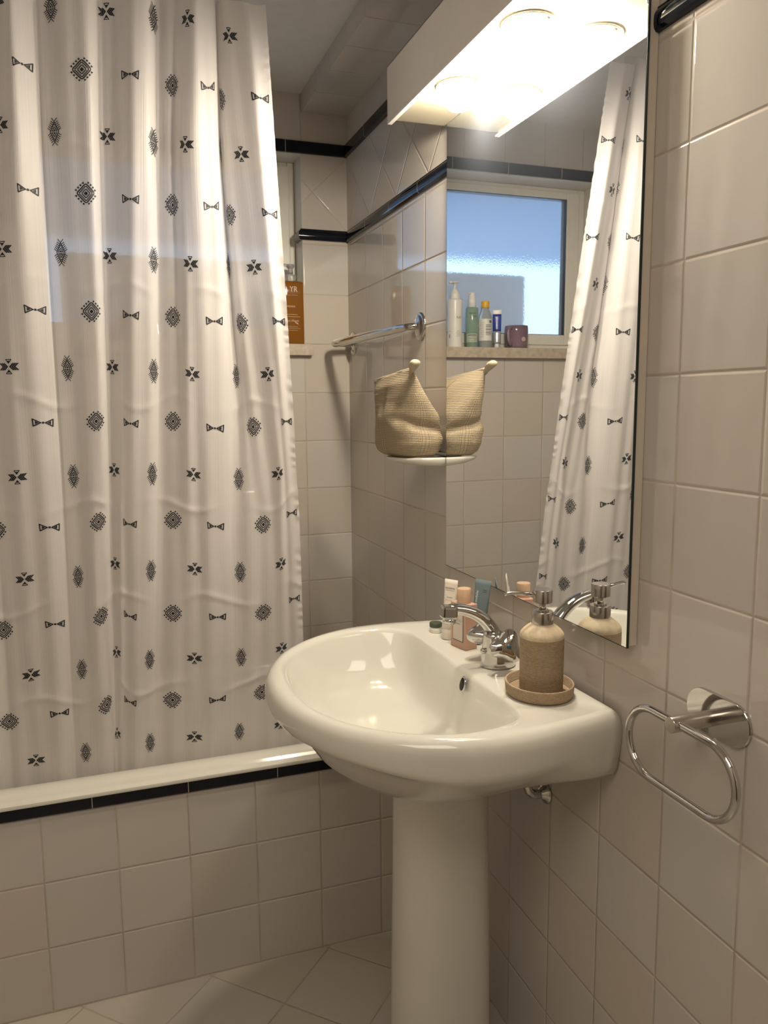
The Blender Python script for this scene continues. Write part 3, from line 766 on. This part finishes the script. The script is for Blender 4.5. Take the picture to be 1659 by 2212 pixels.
# ---------------------------------------------------------------- mixer tap
DZ = 0.8262
tp = thing('mixer_tap', 'chrome mixer tap with arched spout and two faceted handles on the basin', 'tap', (-.076, -1.158, DZ + .0008))
mb = MB()
R = []
for z, rx, ry, cx in ((0, .033, .029, 0), (.004, .0335, .0295, 0), (.014, .032, .028, 0), (.030, .0285, .026, -.002), (.044, .024, .0235, -.004), (.056, .020, .021, -.008), (.066, .016, .017, -.012)):
    R.append([(cx + rx * math.cos(t), ry * math.sin(t), z) for t in np.linspace(0, 2 * pi, 40, endpoint=False)])
mb.loft(R); mb.build('tap_body', ['chrome'], tp)
SP = [(.004, .002, .022), (-.002, .002, .046), (-.012, .0025, .067), (-.026, .003, .085), (-.044, .004, .099), (-.064, .005, .108), (-.082, .006, .112), (-.094, .0065, .1125)]
mb = MB(); 
# smooth the spout path
def cr(P, n=6):
    P = [np.array(q, float) for q in P]; Q = []
    for i in range(len(P) - 1):
        p0 = P[max(0, i - 1)]; p1 = P[i]; p2 = P[i + 1]; p3 = P[min(len(P) - 1, i + 2)]
        for t in range(n):
            u = t / n; Q.append(tuple(.5 * ((2 * p1) + (-p0 + p2) * u + (2 * p0 - 5 * p1 + 4 * p2 - p3) * u * u + (-p0 + 3 * p1 - 3 * p2 + p3) * u ** 3)))
    Q.append(tuple(P[-1])); return Q
SPs = cr(SP); nn = len(SPs)
mb.tube(SPs, [lerp(.0185, .0118, (i / (nn - 1)) ** .8) for i in range(nn)], 24, 0, False, None, 0.8, (1, 0, 0)); mb.build('spout', ['chrome'], tp, 40)
mb = MB(); mb.box(-.017, .012, -.0125, .0125, -.015, .0095, 0, .0048, Matrix.Translation((-.093, .0065, .110)) @ Matrix.Rotation(math.radians(-9), 4, 'Z') @ Matrix.Rotation(math.radians(4), 4, 'Y'), 3)
so = mb.build('spout_head', ['chrome'], tp)
mb = MB(); mb.lathe([(.0098, 0), (.0102, -.006), (.0092, -.010), (.0005, -.0102)], 24, 0, Matrix.Translation((-.093, .0065, .0965))); mb.build('aerator', ['chrome'], tp)
def handle(sg, col, name):
    ax = Matrix.Translation((-.004, sg * .016, .040)) @ Matrix.Rotation(math.radians(16 * sg), 4, 'X') @ Matrix.Rotation(math.radians(8 * sg), 4, 'Z') @ Matrix.Rotation(-sg * pi / 2, 4, 'X') @ Matrix.Scale(1.12, 4)
    mb = MB(); mb.lathe([(.0095, 0), (.0095, .012)], 20, 0, ax); mb.build('handle_stem', ['chrome'], tp)
    def lob(a, z): 
        k = min(1, max(0, (z - .008) / .012)); return 1 + .20 * k * math.cos(3 * (a + 1.15 * sg))
    mb = MB(); mb.lathe([(.011, .008), (.014, .011), (.0195, .018), (.0235, .026), (.0245, .031), (.0235, .0345), (.016, .0395), (.008, .0420), (.0005, .0425)], 60, 0, ax, lob)
    h = mb.build(name, ['chrome'], tp, 40)
    mb = MB(); mb.lathe([(.0038, .0405), (.0038, .0432), (.0005, .0436)], 16, 0, ax); mb.build('colour_dot', [col], h)
M['blue_dot'] = mat('blue_dot', (0.02, 0.07, 0.10), 0.3); M['red_dot'] = mat('red_dot', (0.35, 0.03, 0.02), 0.3)
handle(-1, 'blue_dot', 'cold_handle'); handle(1, 'red_dot', 'hot_handle')
mb = MB(); mb.lathe([(.0045, 0), (.0055, .003), (.0055, .008), (.004, .0105), (.0005, .011)], 16, 0, Matrix.Translation((-.026, -.004, .030)) @ Matrix.Rotation(math.radians(-80), 4, 'Y')); mb.build('chain_knob', ['chrome'], tp)

# ---------------------------------------------------------------- soap dispenser and dish
def ribbed(name, c0, c1, pitch=0.0022):
    m, nt, p, out = newmat(name)
    tc = nt.nodes.new('ShaderNodeTexCoord'); s = nt.nodes.new('ShaderNodeSeparateXYZ'); nt.links.new(tc.outputs['Object'], s.inputs[0])
    n = nt.nodes.new('ShaderNodeTexNoise'); n.inputs['Scale'].default_value = 260; n.inputs['Detail'].default_value = 3; nt.links.new(tc.outputs['Object'], n.inputs['Vector'])
    n2 = nt.nodes.new('ShaderNodeTexNoise'); n2.inputs['Scale'].default_value = 40; n2.inputs['Detail'].default_value = 3; nt.links.new(tc.outputs['Object'], n2.inputs['Vector'])
    zz = mth(nt, 'ADD', s.outputs[2], mth(nt, 'MULTIPLY', n2.outputs[0], 0.0006))
    wv = mth(nt, 'SINE', mth(nt, 'MULTIPLY', zz, 2 * pi / pitch))
    h = mth(nt, 'MULTIPLY_ADD', wv, .5, .5)
    mx = nt.nodes.new('ShaderNodeMixRGB'); mx.inputs[1].default_value = (*c0, 1); mx.inputs[2].default_value = (*c1, 1)
    nt.links.new(mth(nt, 'MULTIPLY', mth(nt, 'ADD', h, n.outputs[0]), .55), mx.inputs[0])
    nt.links.new(mx.outputs[0], p.inputs['Base Color']); p.inputs['Roughness'].default_value = .75; p.inputs['Specular IOR Level'].default_value = .25
    b = nt.nodes.new('ShaderNodeBump'); b.inputs['Distance'].default_value = .0007; b.inputs['Strength'].default_value = .8
    nt.links.new(h, b.inputs['Height']); nt.links.new(b.outputs[0], p.inputs['Normal'])
    return m
M['sandstone'] = ribbed('ribbed_sandstone', (0.20, 0.135, 0.08), (0.56, 0.43, 0.29))
M['sandstone_light'] = mat('smooth_sandstone', (0.60, 0.50, 0.34), 0.55, noise=(60, .18))
DX, DY = -.0790, -1.310
tr = thing('soap_tray', 'round ribbed sandstone tray on the basin edge holding the soap dispenser', 'tray', (DX, DY, DZ))
mb = MB(); mb.lathe([(.0005, 0), (.047, .0), (.0520, .0015), (.0540, .005), (.0555, .0195), (.0550, .0217), (.0530, .0223), (.0512, .0210), (.0502, .008), (.047, .0062), (.0005, .006)], 72, 0, Matrix.Diagonal((1.0, 1.10, 1, 1)))
mb.build('tray_dish', ['sandstone'], tr, 60)
sd = thing('soap_dispenser', 'ribbed sandstone soap dispenser with brushed metal pump standing in its tray', 'soap dispenser', (DX + .003, DY - .001, DZ + .0062))
mb = MB(); mb.lathe([(.0005, 0), (.032, 0), (.0345, .001), (.0355, .004), (.0358, .040), (.0362, .080), (.0362, .092)], 72, 0, None, None, False); mb.build('bottle_body', ['sandstone'], sd)
mb = MB(); mb.lathe([(.0362, .092), (.0360, .0955), (.0350, .099), (.0315, .1035), (.0265, .108), (.0215, .1115), (.0180, .1140), (.0160, .116)], 72, 0, None, None, False); mb.build('bottle_shoulder', ['sandstone_light'], sd)
mb = MB(); mb.lathe([(.016, .113), (.0173, .1135), (.0175, .1145), (.0175, .1335), (.0169, .1345), (.0105, .1347), (.0105, .137), (.0098, .1378), (.0005, .138)], 48); mb.build('pump_collar', ['steel'], sd, 40)
mb = MB(); mb.lathe([(.0052, .136), (.0052, .152)], 24); mb.build('pump_stem', ['steel'], sd)
mb = MB(); mb.lathe([(.0005, .1495), (.0150, .1495), (.0157, .1503), (.0157, .1700), (.0152, .1708), (.0005, .1710)], 48); mb.build('pump_head', ['steel'], sd, 40)
mb = MB(); mb.tube([(-.012, .003, .1640), (-.034, .010, .1648), (-.048, .014, .1655), (-.056, .0165, .1652), (-.0605, .018, .1632)], [.0036, .0034, .0031, .0029, .0027], 16); mb.build('pump_spout', ['chrome'], sd)

# ---------------------------------------------------------------- bottles on the basin
M['pink_box'] = mat('pink_lacquer', (0.58, 0.36, 0.27), 0.38, noise=(10, .02)); M['peach_cap'] = mat('peach_cap', (0.60, 0.41, 0.27), 0.4, noise=(90, .06))
M['label_cream'] = mat('label_cream', (0.70, 0.62, 0.55), 0.5); M['navy'] = mat('navy_line', (0.01, 0.012, 0.03), 0.4)
pf = thing('perfume_bottle', 'pink boxy perfume bottle with a round peach cap beside the tap', 'perfume bottle', (-.0865, -1.034, DZ), math.radians(12))
T = None
hw, hl, H = .0145, .0240, .0900
mb = MB(); mb.box(-hw, hw, -hl, hl, 0, H, 0, .0010, None, 2); mb.build('bottle_box', ['pink_box'], pf)
mb = MB(); mb.lathe([(.0005, H), (.0135, H), (.0137, H + .001), (.0137, H + .0275), (.0130, H + .0285), (.0005, H + .0287)], 40); mb.build('cap', ['peach_cap'], pf, 40)
fn = lambda a, b: (-hw - .0004, -a, b)
mb = MB(); put_rect(mb, -.0172, .0172, .0145, .0760, lambda a, b: (-hw - .0003, -a, b), 1, 1); put_rect(mb, -.0158, .0158, .0159, .0746, lambda a, b: (-hw - .0005, -a, b), 0, 1)
f2 = lambda a, b: (-hw - .0008, -a, b)
put_text(mb, 'G U C C I', .0060, f2, 1, .95, 0, .0560); put_text(mb, 'BLOOM', .0038, f2, 1, 1.1, 0, .0495)
mb.build('label', ['label_cream', 'navy'], pf)

def squeeze_tube(root, h, r, wtop, mats, cap_h, lean=0.0, capmat=None, mi=0):
    R = []; n = 40
    for t in np.linspace(0, 1, 12):
        s_ = t ** 1.1; rx = lerp(r, wtop / 2, s_); ry = lerp(r, .0011, s_ ** .85)
        R.append([(lean * t * h + ry * math.cos(a), rx * math.sin(a), cap_h + (h - cap_h) * t) for a in np.linspace(0, 2 * pi, n, endpoint=False)])
    mb = MB(); mb.loft(R, mi); body = mb.build('tube_body', mats, root)
    mb = MB(); mb.lathe([(.0005, 0), (r * .92, 0), (r * .97, .001), (r * .97, cap_h - .0015), (r * .9, cap_h + .001)], 40); mb.build('cap', [capmat or mats[0]], root, 40)
    return body
M['cream_tube'] = mat('cream_tube', (0.76, 0.70, 0.61), 0.35); M['slate_tube'] = mat('slate_blue_tube', (0.15, 0.20, 0.22), 0.28, noise=(20, .03))
M['red_print'] = mat('red_print', (0.55, 0.16, 0.10), 0.5)
cx_, cy_ = -.0925, -.972
t1 = thing('squeeze_tube', 'white squeeze tube with dark print standing behind the pink perfume bottle', 'tube', (cx_, cy_, DZ), math.radians(34))
t1.rotation_euler = (0, math.radians(5), math.radians(30))
body = squeeze_tube(t1, .122, .0142, .033, ['cream_tube'], .022, 0.0)
def ft(a, b):   # front of the tube, faces -x
    t = max(0, (b - .022) / .100); ry = lerp(.0142, .0011, (t ** 1.1) ** .85); rx = lerp(.0142, .0165, t ** 1.1)
    q = max(-1, min(1, a / rx)); return (-ry * math.sqrt(max(0, 1 - q * q)) - .0005, -a, b)
mb = MB(); put_text(mb, 'BIODERMA', .0050, ft, 0, .95, 0, .104); put_rect(mb, -.0105, .0105, .0995, .1000, ft, 0); put_text(mb, 'Sensibio', .0042, ft, 0, 1, .002, .086)
put_text(mb, 'Gel moussant', .0036, ft, 1, 1, .002, .080); put_text(mb, 'DS+', .0042, ft, 1, 1, 0, .066)
for i, b in enumerate((.050, .0445, .042, .036, .031)): put_rect(mb, -.009, .009 - .002 * (i % 3), b, b + .0005 + .0006 * (i % 2), ft, 0)
mb.build('tube_print', ['black_print', 'red_print'], body)
t2 = thing('squeeze_tube', 'slate blue squeeze tube near the tiles behind the perfume bottle', 'tube', (-.052, -1.022, DZ), 0)
t2.rotation_euler = (0, math.radians(9), math.radians(26))
body = squeeze_tube(t2, .128, .0160, .040, ['slate_tube'], .020)
def ft2(a, b):
    t = max(0, (b - .020) / .108); ry = lerp(.0150, .0011, (t ** 1.1) ** .85); rx = lerp(.0150, .0185, t ** 1.1)
    q = max(-1, min(1, a / rx)); return (-ry * math.sqrt(max(0, 1 - q * q)) - .0005, -a, b)
mb = MB()
V, F = text_mesh('caudalie', .0095); mb.add([ft2(-.009 - y, .092 + x * .9) for x, y in V], F, 0, None, False)
put_rect(mb, .005, .0135, .1080, .1087, ft2, 1, 4); put_rect(mb, .005, .0135, .1045, .1052, ft2, 1, 4)
mb.build('tube_print', ['white_print', 'black_print'], body)
M['green_lid'] = mat('dark_green_lid', (0.07, 0.09, 0.06), 0.4)
jr = thing('cream_jar', 'tiny white jar with a dark green lid at the far basin corner', 'jar', (-.098, -.920, DZ + .0002))
mb = MB(); mb.lathe([(.0005, 0), (.0125, 0), (.0135, .001), (.0135, .0075), (.0125, .0085), (.0128, .0095), (.0128, .0120)], 36); mb.build('pot', ['white_plastic'], jr, 40)
mb = MB(); mb.lathe([(.0132, .0115), (.0134, .0125), (.0134, .0195), (.0125, .0208), (.0005, .0210)], 36); mb.build('lid', ['green_lid'], jr, 40)

# ---------------------------------------------------------------- towel ring
rg = thing('towel_ring', 'steel towel ring on an oval wall plate right of the washbasin', 'towel ring', (0, -1.628, .897))
def stadium(L_, r, n=14):
    P = []
    for s0, a0 in ((1, -90), (-1, 90)):
        for i in range(n + 1):
            t = math.radians(a0 + 180 * i / n); P.append((s0 * L_ + r * math.cos(t), r * math.sin(t)))
    return P
mb = MB(); mb.loft([[(-x, a * k, b * k) for a, b in stadium(.0275, .0290)] for x, k in ((.0006, 1), (.0035, 1), (.0045, .985))], 0); mb.build('wall_plate', ['chrome'], rg, 30)
mb = MB(); mb.tube([(-.004, 0, 0), (-.0775, 0, 0), (-.0785, 0, 0)], [.0105, .0105, .0098], 32); mb.build('post', ['steel'], rg, 40)
mb = MB(); mb.tube([(-.0690, a - .006, b - .0465) for a, b in stadium(.0520, .0475, 16)], .0054, 16, 0, True); mb.build('ring', ['chrome'], rg)

# ---------------------------------------------------------------- grab rail over the tub
gr = thing('grab_rail', 'curved chrome grab rail on the tiles above the tub corner', 'grab rail', (0, -.328, 1.490))
P_ = [(-.006, -.273, 0), (-.020, -.272, 0), (-.030, -.262, -.0005), (-.0345, -.235, -.001), (-.040, -.18, -.001), (-.053, -.02, -.002), (-.064, .12, -.003), (-.0685, .21, -.003), (-.069, .245, -.003), (-.062, .262, -.003), (-.048, .270, -.003), (-.024, .273, -.003), (-.006, .273, -.003)]
mb = MB(); Q = cr(P_, 5); mb.tube(Q, [.0085 + .0036 * math.sin(pi * min(1, max(0, (i - 10) / (len(Q) - 20)))) for i in range(len(Q))], 20); mb.build('rail', ['chrome'], gr)
for y in (-.273, .273):
    mb = MB(); mb.lathe([(.034, .0006), (.0345, .003), (.0325, .0062), (.030, .0072), (.0285, .0072), (.026, .0095), (.019, .0125), (.0115, .0140), (.0095, .0155)], 48, 0, Matrix.Translation((0, y, 0)) @ RY)
    mb.build('wall_rosette', ['chrome'], gr)

# ---------------------------------------------------------------- soap dish and wash bag
dh = thing('ceramic_soap_dish', 'white ceramic soap dish on the wall carrying the beige wash bag', 'soap dish', (0, -.713, 1.183))
R = []
def dish(x1, yh, z, e=2.6, n=48):
    P = []
    for t in np.linspace(-pi / 2, pi / 2, n):
        P.append((-x1 * abs(math.cos(t)) ** (2 / e), yh * math.copysign(abs(math.sin(t)) ** (2 / e), math.sin(t)), z))
    return P
for x1, yh, z in ((.030, .055, -.020), (.060, .068, -.0185), (.095, .074, -.0145), (.118, .0765, -.008), (.126, .0770, -.003), (.126, .0770, .0008), (.122, .074, .0020), (.114, .068, .001), (.09, .05, -.002), (.05, .03, -.002)):
    R.append(dish(x1, yh, z))
mb = MB(); mb.loft([[(x - .0008, y, z) for x, y, z in r] for r in R]); mb.build('dish_body', ['porcelain'], dh)
def waffle():
    m, nt, p, out = newmat('beige_waffle_cloth')
    uv = nt.nodes.new('ShaderNodeUVMap'); uv.uv_map = 'UVMap'; s = nt.nodes.new('ShaderNodeSeparateXYZ'); nt.links.new(uv.outputs[0], s.inputs[0])
    a = mth(nt, 'ABSOLUTE', mth(nt, 'SINE', mth(nt, 'MULTIPLY', s.outputs[0], pi / .0036))); b_ = mth(nt, 'ABSOLUTE', mth(nt, 'SINE', mth(nt, 'MULTIPLY', s.outputs[1], pi / .0038)))
    h = mth(nt, 'MULTIPLY', mth(nt, 'POWER', a, .5), mth(nt, 'POWER', b_, .6))
    mx = nt.nodes.new('ShaderNodeMixRGB'); mx.inputs[1].default_value = (.31, .235, .15, 1); mx.inputs[2].default_value = (.57, .48, .34, 1)
    nt.links.new(h, mx.inputs[0]); nt.links.new(mx.outputs[0], p.inputs['Base Color']); p.inputs['Roughness'].default_value = .9; p.inputs['Specular IOR Level'].default_value = .15
    b = nt.nodes.new('ShaderNodeBump'); b.inputs['Distance'].default_value = .0014; b.inputs['Strength'].default_value = .8
    nt.links.new(h, b.inputs['Height']); nt.links.new(b.outputs[0], p.inputs['Normal']); return m
M['waffle'] = waffle(); M['bag_tape'] = mat('beige_zip_tape', (.52, .44, .31), .7); M['bag_label'] = mat('bag_label', (.52, .44, .33), .7)
BGZ = 1.187
BX0, BY0 = -.092, -.712
bag = thing('wash_bag', 'beige waffle cloth wash bag with zip tab standing on the soap dish', 'wash bag', (BX0, BY0, BGZ))
def bagdim(t):
    hx = float(np.interp(t, [0, .05, .14, .30, .5, .7, .86, .95, 1], [.044, .056, .062, .062, .054, .041, .025, .010, .0035]))
    hy = float(np.interp(t, [0, .05, .15, .35, .55, .75, .9, 1], [.084, .098, .108, .114, .117, .123, .129, .132]))
    cx = float(np.interp(t, [0, .2, .5, 1], [.022, .024, .014, -.016])); cy = float(np.interp(t, [0, .3, 1], [.028, .025, .024]))
    return hx, hy, cx, cy, float(np.interp(t, [0, .5, 1], [3.4, 3.0, 2.0]))
def bagtop(y): return .184 - y * .075
def bagpt(a, t, out=0.0):
    hx, hy, cx, cy, e = bagdim(t)
    x = hx * math.copysign(abs(math.cos(a)) ** (2 / e), math.cos(a)); y = hy * math.copysign(abs(math.sin(a)) ** (2 / e), math.sin(a))
    z = bagtop(y) * t
    q = math.sin(pi * t)
    dent = (.0028 * math.sin(a * 3 + t * 9) + .0022 * math.sin(a * 5 - t * 6 + 1)) * q
    near = max(0, math.cos(a + pi / 2)) ; face = max(0, math.cos(a - pi)); rear = max(0, math.cos(a))
    dent -= .012 * math.exp(-((t - .36 + .10 * math.cos(a)) / .055) ** 2) * near ** 1.5          # sag crease on the end facing the room
    dent -= .011 * math.exp(-((t - .66) / .16) ** 2) * face ** 3 * (1 if y > 0 else .35)            # hollow long side
    dent -= .009 * math.exp(-((t - .38) / .06) ** 2) * rear ** 2
    dent -= .008 * math.exp(-((t - .70) / .12) ** 2) * max(0, math.cos(a - pi / 2)) ** 2
    r = math.hypot(x, y) + 1e-6; k = 1 + (dent + out) / r
    return (min(.0905, x * k + cx), y * k + cy, z)
n = 120; R = []; U = []
for t in np.linspace(0, 1, 48):
    rr = [bagpt(2 * pi * i / n, t) for i in range(n)]; R.append(rr)
    u = [0.0]
    for i in range(1, n): u.append(u[-1] + .0042)
    U.append([(i * .0042, z_) for i, z_ in enumerate([q[2] for q in rr])])
mb = MB(); mb.loft(R, 0, True, True, U); bb = mb.build('bag_cloth', ['waffle'], bag)
mb = MB(); mb.tube([(-.016 + .0015 * math.sin(y * 50), y, bagtop(y) + .0012) for y in np.linspace(-.106, .154, 16)], .0024, 8, 0, False, None, 1.5); mb.build('zip_band', ['bag_tape'], bag)
zt_ = bagtop(-.104)
mb = MB(); mb.tube([(-.016, -.096, zt_ - .010), (-.017, -.106, zt_ - .002), (-.018, -.113, zt_ + .004), (-.019, -.121, zt_ + .009), (-.020, -.131, zt_ + .0125), (-.020, -.136, zt_ + .013)], [.0050, .0065, .0100, .0118, .0110, .0070], 16, 0, False, None, .62, (0, 0, 1)); mb.build('zip_tab', ['bag_tape'], bag)
V = []; 
for i in range(6):
    yy = .116 - .036 * i / 5
    for t in (.775, .885):
        hx, hy, cx, cy, e = bagdim(t); k = max(0, 1 - (yy / hy) ** 2) ** .5
        best = min((bagpt(a_, t, .0014) for a_ in np.linspace(pi / 2, pi, 200)), key=lambda q: abs(q[1] - yy)); V.append(best)
mb = MB(); mb.add(V, [[2 * i, 2 * i + 2, 2 * i + 3, 2 * i + 1] for i in range(5)], 0, None, True); mb.build('sewn_label', ['bag_label'], bag)

# ---------------------------------------------------------------- things on the window sill
SZ = 1.4888
M['amber'] = mat('amber_liquid', (0.36, 0.14, 0.015), 0.08, coat=.5, trans=.35, noise=(5, .05))
M['clear'] = mat('clear_plastic', (0.80, 0.80, 0.78), 0.10, trans=.75)
M['amber_print'] = mat('pale_print', (0.70, 0.60, 0.42), 0.5)
am = thing('amber_bottle', 'amber pump bottle with pale lettering on the sill beside the curtain edge', 'bottle', (-.176, .024, SZ), math.radians(5))
def sq(hx, hy, z, e=5, n=48): return [(hx * math.copysign(abs(math.cos(t)) ** (2 / e), math.cos(t)), hy * math.copysign(abs(math.sin(t)) ** (2 / e), math.sin(t)), z) for t in np.linspace(0, 2 * pi, n, endpoint=False)]
mb = MB(); mb.loft([sq(.036, .0275, 0), sq(.0375, .029, .002), sq(.0375, .029, .178), sq(.0365, .028, .184), sq(.031, .023, .188), sq(.015, .015, .190, 2)]); fq = lambda a, b: (a, -.0296, b)
put_text(mb, 'YR', .023, fq, 1, .9, -.001, .163); put_rect(mb, -.030, .012, .1455, .1460, fq, 1, 2); put_text(mb, 'MONOI', .0075, fq, 1, 1, -.010, .112); put_text(mb, 'HUILE LAVANTE', .0060, fq, 1, 1, -.008, .069)
for i, b in enumerate((.088, .082, .052, .047, .041)): put_rect(mb, -.028, .010 + .008 * (i % 2), b, b + .0007, fq, 1, 2)
mb.build('bottle_body', ['amber', 'amber_print'], am, 50)
mb = MB(); mb.lathe([(.013, .188), (.0165, .190), (.0168, .206), (.0155, .2085), (.0085, .2095), (.0075, .226), (.0078, .236), (.0005, .236)], 32); mb.lathe([(.0085, .228), (.0125, .233), (.0130, .240), (.0005, .2415)], 32); mb.tube([(-.004, 0, .237), (-.020, -.004, .2375), (-.028, -.006, .233)], .004, 12)
mb.build('pump', ['clear'], am)
# white lotion bottle
lb = thing('white_pump_bottle', 'tall white lotion bottle with pump, seen on the sill in the mirror', 'bottle', (-.416, .026, SZ))
mb = MB(); mb.lathe([(.0005, 0), (.0245, 0), (.0258, .0015), (.0262, .006), (.0250, .05), (.0250, .11), (.0262, .150), (.0250, .156), (.0160, .1575)], 40); body_ = mb
mb = MB(); mb.lathe([(.0150, .157), (.0162, .158), (.0162, .170), (.0150, .176), (.0105, .184), (.0098, .188), (.0045, .1885), (.0042, .206), (.0110, .2075), (.0160, .2095), (.0165, .2120), (.0005, .2125)], 32); mb.tube([(.006, -.004, .2095), (.019, -.011, .209), (.025, -.014, .2075)], .0036, 10); mb.build('pump', ['white_plastic'], lb)
HD = math.atan2(-1, .50)   # heading from which the mirror sees the sill
mb = body_; f_ = cyl(.0256, 0, HD)
put_text(mb, 'OUI', .010, f_, 1, 1, -.016, .096)
for i, b in enumerate((.052, .046, .041, .036)): put_rect(mb, -.020, -.008 + .003 * (i % 2), b, b + .0008, f_, 1, 4)
put_rect(mb, .012, .020, .052, .0528, f_, 1); put_rect(mb, .015, .018, .030, .042, f_, 1)
mb.build('bottle_body', ['white_plastic', 'grey_print'], lb)
# green gel bottle
M['green_gel'] = mat('green_gel', (0.30, 0.44, 0.34), 0.12, trans=.25, coat=.3, noise=(30, .12)); M['green_label'] = mat('green_label', (0.46, 0.52, 0.42), .5)
gb = thing('green_gel_bottle', 'slim translucent green bottle with a white pump, seen on the sill in the mirror', 'bottle', (-.480, .028, SZ))
mb = MB(); mb.lathe([(.0005, 0), (.0195, 0), (.0210, .0015), (.0210, .128), (.0195, .1315), (.011, .133)], 40); body_ = mb
mb = MB(); mb.lathe([(.0115, .132), (.0128, .1325), (.0128, .160), (.0105, .163), (.0105, .178), (.0095, .180), (.0005, .1805)], 32); mb.tube([(.004, -.002, .1765), (.014, -.008, .1775), (.019, -.011, .1765)], .0028, 10); mb.build('pump', ['white_plastic'], gb)
f_ = cyl(.0210, 0, HD); f3 = cyl(.0210, 0, HD, .0008)
mb = body_; put_rect(mb, -.019, .019, .018, .046, f_, 2, 10)
put_text(mb, 'GARNIER', .0065, f3, 1, .9, -.003, .112); put_text(mb, 'BIO', .0080, f3, 1, 1, -.008, .102)
for i, b in enumerate((.040, .036, .030, .026, .022)): put_rect(mb, -.016, .012 - .010 * (i % 2 + (i > 2)), b, b + (.0022 if i < 1 else .0008), f3, 1, 6)
mb.build('bottle_body', ['green_gel', 'black_print', 'green_label'], gb)
# clear bottle with yellow cap
M['yellow'] = mat('yellow_cap', (0.80, 0.45, 0.02), 0.35); M['clear_milky'] = mat('clear_bottle', (0.62, 0.66, 0.66), 0.12, trans=.55)
cb = thing('clear_bottle', 'clear bottle with a yellow screw cap and printed label, seen in the mirror', 'bottle', (-.530, .030, SZ))
mb = MB(); mb.lathe([(.0005, 0), (.0220, 0), (.0235, .002), (.0235, .092), (.0215, .108), (.016, .120), (.0125, .127), (.0120, .134)], 40); body_ = mb
mb = MB(); mb.lathe([(.0005, .133), (.0138, .133), (.0142, .134), (.0140, .1525), (.0130, .1545), (.0005, .155)], 32, 0, None, lambda a, z: 1 + .012 * math.cos(24 * a)); mb.build('screw_cap', ['yellow'], cb, 40)
f_ = cyl(.0236, 0, HD); f3 = cyl(.0236, 0, HD, .0008)
mb = body_; put_rect(mb, -.026, .026, .024, .095, f_, 2, 14)
for i in range(7): put_rect(mb, -.022, -.002, .042 + i * .0055, .044 + i * .0055 + .001 * (i % 2), f3, 1, 6)
for i in range(8): put_rect(mb, .004, .018 - .004 * (i % 2), .036 + i * .0065, .0368 + i * .0065, f3, 1, 5)
put_rect(mb, -.024, -.014, .082, .091, f3, 1, 4); mb.build('bottle_body', ['clear_milky', 'grey_print', 'white_plastic'], cb)
# toothpaste
M['tooth_blue'] = mat('royal_blue_tube', (0.012, 0.045, 0.30), 0.25, coat=.3); M['silver_tube'] = mat('silver_tube', (0.62, 0.64, 0.66), 0.25, metal=.6)
tt = thing('toothpaste_tube', 'blue and silver toothpaste tube standing on its cap, seen in the mirror', 'toothpaste tube', (-.5745, .030, SZ), math.radians(25))
def tube_ring(t, z, r, wt): 
    s_ = max(0, t) ** 1.1; rx = lerp(r, wt / 2, s_); ry = lerp(r, .001, s_ ** .8)
    return [(rx * math.cos(a), ry * math.sin(a), z) for a in np.linspace(0, 2 * pi, 32, endpoint=False)]
hh = .128; c0 = .017
zt = lambda t: c0 + (hh - c0) * t
for nm, ta, tb, m_ in (('lower_body', 0, .36, 'silver_tube'), ('blue_body', .36, .87, 'tooth_blue'), ('crimp_end', .87, 1, 'white_plastic')):
    mb = MB(); mb.loft([tube_ring(t, zt(t), .0135, .030) for t in np.linspace(ta, tb, 8)]); mb.build(nm, [m_], tt)
mb = MB(); mb.lathe([(.0005, 0), (.0085, 0), (.0090, .001), (.0082, .0165), (.0075, .018)], 28); mb.build('cap', ['white_plastic'], tt)
# mug
M['mug'] = mat('plum_glaze', (0.20, 0.125, 0.165), 0.12, coat=.4, noise=(14, .25)); M['mug_accent'] = mat('pale_glaze', (0.52, 0.38, 0.34), 0.2)
mg = thing('plum_mug', 'plum glazed mug with a curved handle on the sill, seen in the mirror', 'mug', (-.652, .036, SZ))
mb = MB(); mb.lathe([(.0005, .0005), (.034, .0), (.0375, .002), (.0395, .010), (.0405, .030), (.0405, .060), (.0395, .0755), (.0385, .0770), (.0372, .0760), (.0375, .05), (.036, .010), (.030, .006), (.0005, .006)], 56); q_ = mb.build('mug_cup', ['mug'], mg, 70)
ha = math.atan2(-.75, 1.0); ca, sa = math.cos(ha), math.sin(ha)
H_ = cr([(.038, .066), (.048, .068), (.058, .061), (.063, .046), (.060, .028), (.050, .014), (.0385, .013)], 5)
mb = MB(); mb.tube([(r * ca, r * sa, z) for r, z in H_], .0052, 14, 0, False, None, 1, (0, 0, 1)); hn = mb.build('handle', ['mug'], mg)
mb = MB(); mb.tube([((r + .0042) * ca, (r + .0042) * sa, z) for r, z in H_[2:-2]], .0016, 8); mb.build('handle_edge', ['mug_accent'], hn)
hb = math.atan2(-1, -.12)
mb = MB(); mb.lathe([(.0075, -.001), (.0085, .001), (.0070, .003), (.0045, .0012), (.0005, .001)], 24, 0, Matrix.Translation((.0405 * math.cos(hb), .0405 * math.sin(hb), .030)) @ Matrix.Rotation(hb, 4, 'Z') @ Matrix.Rotation(pi / 2, 4, 'Y')); mb.build('glaze_spot', ['mug_accent'], mg)
